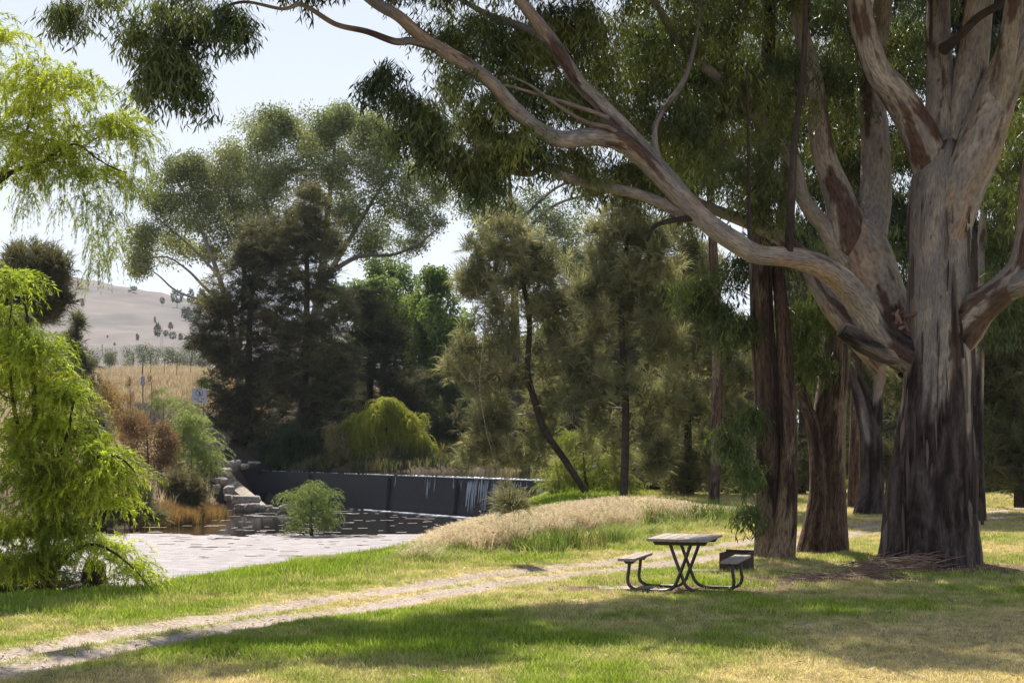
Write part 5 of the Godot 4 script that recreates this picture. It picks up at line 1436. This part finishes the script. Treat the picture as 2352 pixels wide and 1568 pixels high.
# ---------------------------------------------------------------- picnic table and what lies round it
func build_table() -> void:
	var root := thing("picnic_table", "weathered picnic table with two bench seats on a dark pipe frame", "picnic table", Vector3(2.42, 0.0, -20.66))
	root.rotation.y = -0.31
	for k in 6:
		var m := Mb.new()
		plank(m, Vector3((k - 2.5) * 0.141, 0.735 + rf(-0.003, 0.003), rf(-0.012, 0.012)), Vector3(0.134, 0.038, 1.22), Basis(Vector3.FORWARD, rf(-0.012, 0.012)))
		put("tabletop_plank", mesh_of(m), mats.plank, root, false)
	for z in [0.40, -0.40]:
		var m := Mb.new()
		var p := PackedVector3Array([Vector3(-0.39, 0.713, z), Vector3(-0.345, 0.655, z), Vector3(0.345, 0.655, z), Vector3(0.39, 0.713, z)])
		prism(m, p, Vector3(0, 0, -0.05))
		put("cross_beam", mesh_of(m), mats.beam, root, false)
		for s in [-1.0, 1.0]:
			m = Mb.new()
			var zz: float = z * 0.87 + s * 0.021
			var pts := []
			for q in [[-0.71, 0.405], [-0.722, 0.28], [-0.735, 0.17], [-0.715, 0.09], [-0.655, 0.04], [-0.57, 0.022], [-0.40, 0.020], [-0.24, 0.022], [-0.13, 0.05], [-0.06, 0.12], [-0.015, 0.23], [0.07, 0.45], [0.16, 0.70]]:
				pts.append([Vector3(q[0] * s, q[1], zz), 0.024])
			tube(m, pts, 14, 0.03, 0, 0.0, true)
			m.c.clear()
			put("pipe_leg", mesh_of(m), mats.pipe, root, false)
			m = Mb.new()
			prism(m, PackedVector3Array([Vector3(-0.71 * s - 0.10, 0.432, zz + 0.02), Vector3(-0.71 * s - 0.05, 0.385, zz + 0.02), Vector3(-0.71 * s + 0.05, 0.385, zz + 0.02), Vector3(-0.71 * s + 0.10, 0.432, zz + 0.02)]), Vector3(0, 0, -0.04))
			put("seat_bracket", mesh_of(m), mats.beam, root, false)
	for s in [-1.0, 1.0]:
		for k in 2:
			var m := Mb.new()
			plank(m, Vector3(0.71 * s + (k - 0.5) * 0.118, 0.452, rf(-0.01, 0.01)), Vector3(0.112, 0.038, 1.18))
			put("seat_plank", mesh_of(m), mats.plank, root, false)
	var pad := Mb.new()
	box(pad, Vector3(0, 0, 0), Vector3(0.8, 0.06, 0.42), Basis(Vector3.UP, 0.1))
	var o := put("concrete_pad", mesh_of(pad), mats.concrete)
	o.position = Vector3(1.62, 0.006, -20.72)
	tag(o, "low pale concrete pad under the left end of the picnic table", "concrete pad")
	# the steel fire box behind the right bench
	var fb := thing("fire_box", "dark rusty steel fire box behind the right bench seat", "fire box", Vector3(3.60, 0.0, -23.7))
	fb.rotation.y = -0.42
	for q in [[Vector3(0, 0.15, 0.19), Vector3(0.46, 0.30, 0.015)], [Vector3(0, 0.165, -0.19), Vector3(0.46, 0.33, 0.015)], [Vector3(-0.222, 0.15, 0), Vector3(0.015, 0.30, 0.362)], [Vector3(0.222, 0.155, 0), Vector3(0.015, 0.31, 0.362)], [Vector3(0, 0.02, 0), Vector3(0.425, 0.02, 0.36)]]:
		var m := Mb.new()
		box(m, q[0], q[1])
		put("steel_panel", mesh_of(m), mats.rusty_steel, fb, false)
	# a board lying in the grass between table and fire box
	var bd := Mb.new()
	plank(bd, Vector3.ZERO, Vector3(0.16, 0.03, 0.62))
	o = put("loose_board", mesh_of(bd), mats.plank)
	o.position = Vector3(2.95, 0.03, -23.4)
	o.rotation = Vector3(0.0, 1.45, 0.06)
	tag(o, "grey loose board lying in the grass behind the table", "board")

func rock_mesh(seed_: int, flat: float) -> ArrayMesh:
	var sp := SphereMesh.new()
	sp.radial_segments = 28
	sp.rings = 16
	var a := sp.get_mesh_arrays()
	var m := Mb.new()
	m.v = a[Mesh.ARRAY_VERTEX]
	m.i = a[Mesh.ARRAY_INDEX]
	var cuts := []
	for k in 5:
		cuts.append([ball().normalized(), rf(0.62, 0.92)])
	cuts.append([Vector3(rf(-0.25, 0.25), 1, rf(-0.25, 0.25)).normalized(), flat])
	for k in m.v.size():
		var p := m.v[k] * 2.0
		p *= 1.0 + 0.36 * nz2.get_noise_3d(p.x * 30 + seed_ * 71, p.y * 30, p.z * 30)
		for c in cuts:
			var over: float = p.dot(c[0]) - c[1]
			if over > 0.0:
				p -= c[0] * over * 0.92
		p *= 1.0 + 0.13 * nz2.get_noise_3d(p.x * 80 + seed_ * 71, p.y * 80, p.z * 80)
		m.v[k] = p
		var t := 1.0 + 0.5 * nz.get_noise_3d(p.x * 60, p.y * 60 + seed_ * 9, p.z * 60)
		m.c.append(Color(0.36 * t, 0.33 * t, 0.305 * t))
	var st := SurfaceTool.new()
	st.create_from_arrays(_arr(m))
	st.generate_normals()
	return st.commit()

func _arr(m: Mb) -> Array:
	var a := []
	a.resize(Mesh.ARRAY_MAX)
	a[Mesh.ARRAY_VERTEX] = m.v
	a[Mesh.ARRAY_COLOR] = m.c
	a[Mesh.ARRAY_INDEX] = m.i
	return a

func build_small_things() -> void:
	var rocks := [
		[512, 1064, 96, 13, 9, "pale boulder leftmost on top of the bank above the wing wall"], [536, 1067, 95, 15, 12, "biggest boulder on top of the bank by the wing wall"], [561, 1070, 95, 11, 7, "low boulder between the biggest top boulder and the slab"], [580, 1064, 96, 15, 6, "flat slab of rock at the wing wall's top end"], [515, 1086, 91, 13, 14, "rounded dark boulder just left of the coping's upper end"], [508, 1104, 89, 13, 10, "whitish boulder under the rounded dark one"], [526, 1126, 87, 12, 13, "upright boulder half way down beside the coping"], [524, 1141, 86, 10, 7, "small boulder under the upright one by the reeds"], [541, 1153, 84.5, 11, 9, "small boulder wedged left of the big slab rock"], [566, 1148, 84, 30, 13, "big slab rock with a sunlit flat top at the coping's foot"], [557, 1168, 82.5, 17, 14, "leftmost boulder at the water's edge"], [580, 1166, 82, 19, 14, "second boulder from the left at the water's edge, peaked"], [607, 1168, 82, 19, 11, "pale low boulder at the foot of the wing wall"], [632, 1172, 82, 14, 9, "small low boulder at the water's edge, second from the right"], [652, 1168, 82, 14, 11, "rightmost boulder beside the river shrub"], [496, 1120, 86, 9, 9, "small whitish rock at the left among the reeds"]]
	var k := 0
	for q in rocks:
		var s: float = q[2] / F
		var o := put("boulder", rock_mesh(k + 1, 0.55), mats.stone)
		o.position = at(q[0], q[1], q[2])
		o.scale = Vector3(q[3] * s * 1.15, q[4] * s * 1.3, q[3] * s * 1.05)
		o.rotation.y = rf(-0.5, 0.5)
		tag(o, q[5], "boulder", "boulders by the wing wall")
		k += 1
	# fence on the crest
	var posts := [[196, 791, 815, 1.0, "post_steel", "thin dark steel post leftmost on the crest, left of the strainer post"], [328, 822, 872, 3.0, "post_wood", "thick dark wooden post on the crest above the round signs"], [346, 827, 850, 1.1, "post_steel", "thin steel post just right of the thick wooden post"], [377, 826, 852, 1.1, "post_steel", "thin steel post in the middle of the crest fence"], [406, 823, 868, 1.4, "post_steel", "rusty long steel post standing nearer than its neighbours"], [438, 823, 848, 1.0, "post_steel", "thin steel post right of the long rusty one"], [468, 848, 872, 1.1, "post_steel", "short steel post below the dark she-oak's edge"], [212, 806, 820, 1.6, "post_wood", "short dark post left of the strainer post"]]
	for q in posts:
		var d := 124.0
		var m := Mb.new()
		tube(m, path([[q[0] - (1.0 if q[3] < 2.0 else 2.5), q[2] + 6, d, q[3] * 0.5 + 0.1], [q[0], q[1], d, q[3] * 0.5]]), 8 if q[3] > 2.0 else 4, 0.5, 0, 0.0, true)
		m.c.clear()
		var foot := at(q[0], q[2], d)
		for j in m.v.size():
			m.v[j] -= foot
		var o := put("fence_post", mesh_of(m), mats[q[4]])
		o.position = foot
		tag(o, q[5], "fence post", "fence posts along the crest")
	var st := thing("strainer_post", "pale strainer post with a slanting brace on the crest", "fence post", at(234, 815, 124))
	for q in [["post", [[234, 818, 124, 1.6], [234, 791, 124, 1.5]]], ["brace", [[233.5, 801, 123.8, 1.3], [210, 820, 123.2, 1.3]]]]:
		var m := Mb.new()
		tube(m, path(q[1]), 10, 0.5, 0, 0.0, true)
		m.c.clear()
		put(q[0], mesh_of(m), mats.pale_post, st)
	var wires := thing("fence_wire", "thin wires strung along the crest fence", "wire", at(300, 840, 124))
	for h in [0.0, 6.0, 12.0]:
		var m := Mb.new()
		tube(m, path([[150, 792 + h, 124, 0.12], [234, 797 + h, 124, 0.12], [328, 826 + h, 124, 0.12], [377, 829 + h, 124, 0.12], [438, 827 + h, 124, 0.12], [520, 832 + h, 124, 0.12]]), 3, 2.0, 0)
		m.c.clear()
		put("wire", mesh_of(m), mats.post_steel, wires)
	var pp := thing("power_pole", "slim twin power pole with crossarm among the trees on the hill's foot", "power pole", at(370, 800, 410))
	for q in [["pole", [[369, 806, 410, 0.7], [369, 748, 410, 0.6]]], ["pole", [[372.5, 806, 410, 0.7], [372.5, 752, 410, 0.6]]], ["crossarm", [[362, 762, 410, 0.45], [378, 762, 410, 0.45]]]]:
		var m := Mb.new()
		tube(m, path(q[1]), 6, 3.0, 0, 0.0, true)
		m.c.clear()
		put(q[0], mesh_of(m), mats.pale_post, pp)
	build_signs()
	# a fallen branch and the heap of shed bark by the huge gum
	var fb := Mb.new()
	tube(fb, path([[1789, 1281, 26.3, 3.5], [1800, 1277, 26.2, 5], [1818, 1279, 25.8, 5.5], [1836, 1289, 25.3, 4.5], [1860, 1301, 24.4, 2.5]]), 12, 0.05, 5, 0.2, true)
	var f0 := at(1825, 1290, 25.5)
	for j in fb.v.size():
		fb.v[j] -= f0
	var o := put("fallen_branch", mesh_of(fb), mats.dead_wood)
	o.position = f0
	tag(o, "pale fallen branch on the grass before the forked gum", "branch")
	var sticks := []
	var tint := []
	for j in 280:
		var u := rng.randf()
		var x := lerpf(4.3, 6.6, pow(u, 0.6)) + rng.randfn(0, 0.22)
		var d := lerpf(22.3, 24.0, u) + rng.randfn(0, 0.28)
		var h := maxf(0.0, 0.32 * sm(u * 1.4) - 0.1)
		var bs := Basis(Vector3.UP, -0.6 + rng.randfn(0, 0.5)) * Basis(Vector3.BACK, rng.randfn(0, 0.12) + 0.25 * u * u)
		sticks.append(Transform3D(bs.scaled(Vector3(rf(0.5, 1.3), 1, 1)), Vector3(x, ground(x, d) + 0.015 + rng.randf() * h, -d)))
		tint.append(Color(0.13, 0.075, 0.05).lerp(Color(0.24, 0.16, 0.11), rng.randf()))
	var sk := Mb.new()
	tube(sk, [[Vector3(-0.3, 0, 0), 0.004], [Vector3(0, 0.02, 0.02), 0.009], [Vector3(0.3, 0, 0), 0.003]], 5, 0.1, 0)
	sk.c.clear()
	tag(scatter("bark_heap", mesh_of(sk), mats.litter, sticks, tint), "heap of brown twigs and shed bark at the huge gum's left foot", "bark litter")
	# a dark bird on the low limb
	var bird := thing("bird", "small dark bird perched on the long low limb", "bird", at(1163, 386, 22.65))
	var b := Mb.new()
	tube(b, [[Vector3(-0.10, -0.06, 0.0), 0.004], [Vector3(-0.05, -0.015, 0), 0.018], [Vector3(0.0, 0.045, 0), 0.036], [Vector3(0.03, 0.09, 0), 0.030], [Vector3(0.04, 0.115, 0), 0.018], [Vector3(0.045, 0.138, 0), 0.021], [Vector3(0.055, 0.155, 0), 0.012], [Vector3(0.085, 0.148, 0), 0.002]], 10, 0.01, 0)
	b.c.clear()
	put("body", mesh_of(b), mats.bird, bird, false)

func letters(text: String, size: float, m: Material, parent: Node3D, where: Vector3, called := "lettering") -> void:
	var t := TextMesh.new()
	var f := SystemFont.new()
	f.font_names = PackedStringArray(["Droid Sans"])
	f.font_weight = 700
	t.font = f
	t.text = text
	t.font_size = 64
	t.pixel_size = size / 64.0
	t.depth = 0.004
	var o := put(called, t, m, parent, false)
	o.position = where

func ring(m: Mb, c: Vector3, r: float, w: float, depth: float) -> void:
	var n := 40
	for k in n:
		var a := TAU * k / n
		var b := TAU * (k + 1) / n
		var u := Vector3(cos(a), sin(a), 0)
		var v := Vector3(cos(b), sin(b), 0)
		prism(m, PackedVector3Array([c + u * (r - w), c + u * r, c + v * r, c + v * (r - w)]), Vector3(0, 0, -depth))

func build_signs() -> void:
	var d := 101.0
	var s := d / F
	var root := thing("warning_sign", "white keep off weir sign with a crossed out figure, beside the dark she-oaks", "sign", at(457, 945, d))
	root.rotation.y = 0.12
	var w := 33.0 * s
	var h := 34.0 * s
	var up := (945.0 - 909.0) * s
	var m := Mb.new()
	box(m, Vector3(0, up, 0), Vector3(w, h, 0.02))
	put("board", mesh_of(m), mats.sign_white, root, false)
	m = Mb.new()
	box(m, Vector3(-w * 0.3, up * 0.45 - 0.6, -0.04), Vector3(0.06, up * 1.9 + 1.2, 0.05))
	put("post", mesh_of(m), mats.post_wood, root, false)
	m = Mb.new()
	box(m, Vector3(w * 0.3, up * 0.45 - 0.6, -0.04), Vector3(0.06, up * 1.9 + 1.2, 0.05))
	put("post", mesh_of(m), mats.post_wood, root, false)
	var c := Vector3(0, up + h * 0.20, 0.016)
	m = Mb.new()
	ring(m, c, w * 0.25, 0.03, 0.004)
	prism(m, PackedVector3Array([c + Vector3(-0.155, 0.185, 0), c + Vector3(-0.185, 0.155, 0), c + Vector3(0.155, -0.185, 0), c + Vector3(0.185, -0.155, 0)]), Vector3(0, 0, -0.003))
	put("prohibition_ring", mesh_of(m), mats.sign_red, root, false)
	m = Mb.new()
	for q in [[Vector3(0.03, 0.09, -0.004), 0.035], [Vector3(0.03, 0.0, -0.004), 0.05], [Vector3(0.03, -0.08, -0.004), 0.04]]:
		var poly := PackedVector3Array()
		for k in 12:
			poly.append(c + q[0] + Vector3(cos(TAU * k / 12), sin(TAU * k / 12) * 1.3, 0) * q[1])
		prism(m, poly, Vector3(0, 0, -0.003))
	prism(m, PackedVector3Array([c + Vector3(-0.06, -0.16, -0.004), c + Vector3(0.10, -0.16, -0.004), c + Vector3(0.07, -0.06, -0.004), c + Vector3(0.0, -0.06, -0.004)]), Vector3(0, 0, -0.003))
	put("figure", mesh_of(m), mats.sign_ink, root, false)
	letters("KEEP OFF", 0.155, mats.sign_ink, root, Vector3(0, up - h * 0.23, 0.014))
	letters("WEIR", 0.155, mats.sign_ink, root, Vector3(0, up - h * 0.40, 0.014))
	root = thing("round_signs", "narrow sign with two stacked prohibition circles on a post below the crest", "sign", at(327, 905, 98))
	s = 98.0 / F
	m = Mb.new()
	box(m, Vector3(0, 30 * s, 0), Vector3(10 * s, 20 * s, 0.02))
	put("board", mesh_of(m), mats.sign_white, root, false)
	m = Mb.new()
	box(m, Vector3(0, 10 * s, -0.035), Vector3(0.06, 62 * s, 0.05))
	put("post", mesh_of(m), mats.post_wood, root, false)
	for y in [35.0, 25.0]:
		m = Mb.new()
		c = Vector3(0, y * s, 0.016)
		ring(m, c, 4.4 * s, 0.028, 0.004)
		prism(m, PackedVector3Array([c + Vector3(-0.08, 0.095, 0), c + Vector3(-0.095, 0.08, 0), c + Vector3(0.08, -0.095, 0), c + Vector3(0.095, -0.08, 0)]), Vector3(0, 0, -0.003))
		put("prohibition_ring", mesh_of(m), mats.sign_ink, root, false)

# ---------------------------------------------------------------- grass
func tussock(n: int, h: float, spread: float, c: Color) -> ArrayMesh:
	var src := blade_tuft(n, h, 0.013, spread, 0.45).surface_get_arrays(0)
	var m := Mb.new()
	m.v = src[Mesh.ARRAY_VERTEX]
	m.i = src[Mesh.ARRAY_INDEX]
	for k in m.v.size():
		m.c.append(c * (0.85 + 0.3 * sin((k / 5) * 12.9)))
	return mesh_of(m)

func build_grass() -> void:
	var where := []
	var tint := []
	var where2 := []
	var tint2 := []
	var tries := 190000
	for k in tries:
		var d := exp(rf(log(11.0), log(58.0)))
		var x := rf(-1.0, 1.0) * (d * 0.36 + 4.5)
		var a := bank(x, d)
		if a < -2.2 or tab(LEFT, d) > x - 3.0:
			continue
		var r := rut(x, d)
		if r < 0.30 and rng.randf() < 0.97 or r < 0.40 and rng.randf() < 0.5:
			continue
		var b := bare(x, d)
		if rng.randf() < b * 0.92:
			continue
		if x < -3.5 and d > 18.5 and d < 25.5 and rng.randf() < under_willow(x, d):
			continue
		var g := lush(x, d)
		var s := 0.55 + 0.65 * g * sm(r / 1.2)
		s *= 1.0 + (0.55 + 0.8 * nz2.get_noise_2d(x * 26.0, d * 26.0)) * sm(1.0 - absf(a - 0.7) / 1.3) * sm(r / 1.3)
		s *= rf(0.7, 1.3)
		var y := ground(x, d)
		var c := Color(0.66, 0.55, 0.31).lerp(Color(0.25, 0.355, 0.035), clampf(g + rf(-0.25, 0.25), 0, 1))
		if a < -0.2:
			c = c.lerp(Color(0.29, 0.40, 0.08), 0.4)
		c *= rf(0.5, 1.35)
		c.a = 1.0
		var t := Transform3D(Basis(Vector3.UP, rf(0, TAU)).scaled(Vector3(maxf(s, 0.8), s, maxf(s, 0.8)) * (1.0 + maxf(0.0, d - 20.0) / 30.0)), Vector3(x, y, -d))
		if s > 1.35:
			where2.append(t)
			tint2.append(c)
		else:
			where.append(t)
			tint.append(c)
	tag(scatter("lawn_grass", blade_tuft(10, 0.085, 0.0095, 0.085, 0.6), mats.grass, where, tint), "short patchy lawn, green in streaks and straw dry on the right", "grass")
	tag(scatter("bank_grass", blade_tuft(11, 0.10, 0.010, 0.10, 0.55), mats.grass, where2, tint2), "longer green grass along the edge of the river bank", "grass")
	# tall dry grass between lawn and river
	where = []
	tint = []
	var green := []
	var gtint := []
	var top := PackedVector2Array([Vector2(900, 1275), Vector2(960, 1255), Vector2(1050, 1212), Vector2(1120, 1192), Vector2(1250, 1168), Vector2(1400, 1146), Vector2(1500, 1148), Vector2(1600, 1162), Vector2(1800, 1175)])
	for k in 16000:
		var d := rf(24.5, 46.0)
		var x := tab(EDGE, d) + rf(-2.2, 5.5) * sm((d - 23.0) / 6.0)
		if x > 6.0:
			continue
		var px := x * F / d + CX
		var r := rut(x, d) + 1.3 * nz.get_noise_2d(x * 20.0, d * 20.0)
		if r < 2.2:
			continue
		var room := EYE - (tab(top, px) - HY) * d / F - ground(x, d) # how tall the sward stands there
		if room < 0.08:
			continue
		var bs := Basis(Vector3.UP, rf(0, TAU))
		if px < 950.0 or r < (4.4 if px > 1200.0 else 3.3) + 1.6 * nz2.get_noise_2d(x * 22.0, d * 22.0):
			if rng.randf() < 0.5:
				continue
			var s := minf(rf(0.35, 0.6) * (0.7 + nz2.get_noise_2d(x * 40.0, d * 40.0)), room / 0.5)
			green.append(Transform3D(bs.scaled(Vector3(1.0, maxf(s, 0.2), 1.0)), Vector3(x, ground(x, d), -d)))
			var c := Color(0.24, 0.34, 0.06).lerp(Color(0.44, 0.41, 0.18), rng.randf()) * rf(0.6, 1.3)
			c.a = 1.0
			gtint.append(c)
			continue
		if nz2.get_noise_2d(x * 26.0, d * 26.0) < -0.18:
			continue
		var s := minf(rf(0.6, 1.05) * (0.85 + 0.6 * nz2.get_noise_2d(x * 34.0, d * 34.0)), room * rf(0.95, 1.35) / 0.72)
		where.append(Transform3D(bs.scaled(Vector3(1.0, s, 1.0)), Vector3(x, ground(x, d), -d)))
		var c := Color(0.74, 0.60, 0.50).lerp(Color(0.66, 0.55, 0.42), rng.randf())
		if rng.randf() < 0.14:
			c = Color(0.24, 0.27, 0.07)
		c *= rf(0.6, 1.2)
		c.a = 1.0
		tint.append(c)
	tag(scatter("fringe_grass", blade_tuft(16, 0.55, 0.012, 0.2, 0.5), mats.grass, green, gtint), "uneven green grass fringe between the track and the tan grass", "grass")
	tag(scatter("tall_dry_grass", blade_tuft(20, 0.72, 0.010, 0.2, 0.55, 0.75), mats.dry_grass, where, tint), "tall tan seeding grass between the track and the weir", "grass")
	# green tussocks at its edge
	var tuss := [tussock(170, 0.62, 0.36, Color(0.13, 0.19, 0.045)), tussock(150, 0.55, 0.42, Color(0.14, 0.20, 0.045)), tussock(150, 0.55, 0.42, Color(0.20, 0.19, 0.07))]
	var k := 0
	for q in [[1150, 1250, 29.2, 1.0, "dark green tussock leftmost under the tan grass"], [1238, 1272, 27.0, 1.05, "big green tussock in front of the tan grass, nearest the track"], [1290, 1262, 28.0, 0.9, "green tussock right of the biggest one"], [1345, 1262, 28.2, 0.95, "brownish green tussock in the middle of the fringe"], [1405, 1250, 29.6, 0.7, "small green tussock right of the brownish one"], [1530, 1206, 35.5, 1.15, "bright green tussock left of the shaded grass"], [1620, 1204, 36.5, 1.2, "shaded green tussock left of the twin gum"], [1670, 1202, 37.5, 1.2, "shaded green tussock nearest the twin gum"], [1195, 1265, 28.0, 0.6, "low green tussock between the dark one and the big one"]]:
		var x: float = (q[0] - CX) * q[2] / F
		var o := put("grass_tussock", tuss[2 if k == 3 else k % 2], mats.grass)
		o.position = Vector3(x, ground(x, q[2]), -q[2])
		o.scale = Vector3(1.15, 1.0, 1.15) * q[3]
		o.rotation.y = rf(0, TAU)
		tag(o, q[4], "grass tussock", "green tussocks along the tan grass")
		k += 1
	# dry paddock across the river
	where = []
	tint = []
	for j in 13000:
		var d := rf(62.0, 150.0)
		var x := (rf(120.0, 600.0) - CX) * d / F
		if d < 82.0 and rng.randf() < 0.75 or x > tab(LEFT, d) - 0.7 or d > 84.0 and d < 101.0 and x > -19.5:
			continue
		where.append(Transform3D(Basis(Vector3.UP, rf(0, TAU)).scaled(Vector3.ONE * rf(0.7, 1.2)), Vector3(x, ground(x, d), -d)))
		var c := Color(0.48, 0.385, 0.32).lerp(Color(0.42, 0.34, 0.25), clampf(0.5 + nz2.get_noise_2d(x * 10, d * 10), 0, 1)) * rf(0.8, 1.15)
		c.a = 1.0
		tint.append(c)
	tag(scatter("paddock_grass", blade_tuft(14, 0.7, 0.05, 0.5, 0.4), mats.dry_grass, where, tint), "dry tan grass covering the slope across the river", "grass")
	# weeds and green growth on the far bank and under the trees
	where = []
	tint = []
	for j in 5000:
		var d := rf(60.0, 112.0)
		var x := rf(-16.0, 26.0)
		var y := ground(x, d)
		if y < POOL + 0.05 and d > 66.0 or bank(x, d) < 0.0 and d < 70.0:
			continue
		where.append(Transform3D(Basis(Vector3.UP, rf(0, TAU)).scaled(Vector3.ONE * rf(0.7, 1.4)), Vector3(x, y, -d)))
		var c := Color(0.09, 0.12, 0.035).lerp(Color(0.28, 0.22, 0.10), clampf(0.3 + nz2.get_noise_2d(x * 14, d * 14), 0, 1)) * rf(0.7, 1.1)
		c.a = 1.0
		tint.append(c)
	tag(scatter("undergrowth", blade_tuft(18, 0.6, 0.05, 0.5, 0.5), mats.dry_grass, where, tint), "dim rank grass under the trees along the pool", "undergrowth")
	# leaf litter
	where = []
	tint = []
	var lf := Mb.new()
	leaf(lf, Vector3.ZERO, Vector3.RIGHT, Vector3.BACK, 0.10, 0.024, 0.2)
	for j in 6000:
		var d := exp(rf(log(11.5), log(34.0)))
		var x := rf(-1.0, 1.0) * (d * 0.36 + 1.0)
		if bank(x, d) < 0.0:
			continue
		if bare(x, d) < 0.2 and rng.randf() < 0.55:
			continue
		where.append(Transform3D(Basis(Vector3.UP, rf(0, TAU)) * Basis(Vector3.RIGHT, rf(-0.5, 0.5)).scaled(Vector3.ONE * rf(0.6, 1.1)), Vector3(x, ground(x, d) + rf(0.02, 0.075), -d)))
		tint.append(Color(0.20, 0.11, 0.06).lerp(Color(0.46, 0.37, 0.28), pow(rng.randf(), 2.2)))
	tag(scatter("fallen_leaves", mesh_of(lf), mats.litter, where, tint), "dry gum leaves scattered over lawn and bare earth", "leaf litter")


func _ready() -> void:
	rng.seed = 4711
	nz.noise_type = FastNoiseLite.TYPE_SIMPLEX_SMOOTH
	nz.frequency = 0.03
	nz.seed = 3
	nz2.noise_type = FastNoiseLite.TYPE_SIMPLEX_SMOOTH
	nz2.frequency = 0.03
	nz2.fractal_octaves = 3
	nz2.seed = 17
	# camera: eye height, looking level with the lens shifted up as far as the horizon lies below the middle
	var cam := Camera3D.new()
	cam.name = "camera"
	cam.projection = Camera3D.PROJECTION_FRUSTUM
	cam.near = 0.1
	cam.far = 3000.0
	cam.size = 0.1 * 1568.0 / F
	cam.frustum_offset = Vector2(0, 0.1 * (HY - 784.0) / F)
	cam.position = Vector3(0, EYE, 0)
	add_child(cam)
	cam.current = true
	# sky, air and exposure
	var sky := ProceduralSkyMaterial.new()
	sky.sky_top_color = lin(0.035, 0.08, 0.21)
	sky.sky_horizon_color = lin(0.535, 0.57, 0.605)
	sky.sky_curve = 0.64
	sky.ground_bottom_color = lin(0.12, 0.11, 0.09)
	sky.ground_horizon_color = lin(0.4, 0.4, 0.4)
	sky.sun_angle_max = 20.0
	var env := Environment.new()
	env.background_mode = Environment.BG_SKY
	env.sky = Sky.new()
	env.sky.sky_material = sky
	env.tonemap_mode = Environment.TONE_MAPPER_LINEAR
	env.tonemap_exposure = 2.05
	env.fog_enabled = true
	env.fog_density = 0.0001
	env.fog_light_color = lin(0.62, 0.72, 0.9)
	env.sdfgi_enabled = true
	env.ssao_enabled = true
	env.ssil_enabled = true
	var we := WorldEnvironment.new()
	we.name = "air"
	we.environment = env
	add_child(we)
	var sun := DirectionalLight3D.new()
	sun.name = "sun"
	sun.light_energy = 1.6
	sun.light_color = Color(1.0, 0.968, 0.92)
	sun.light_angular_distance = 0.5
	sun.shadow_enabled = true
	sun.basis = Basis.looking_at(-Vector3(-0.17, 0.80, -0.575))
	add_child(sun)
	make_materials()
	build_ground()
	build_setting()
	build_big_tree()
	build_near_trees()
	build_mid_trees()
	build_far_trees()
	build_backdrop()
	build_left_plants()
	build_table()
	build_small_things()
	build_grass()
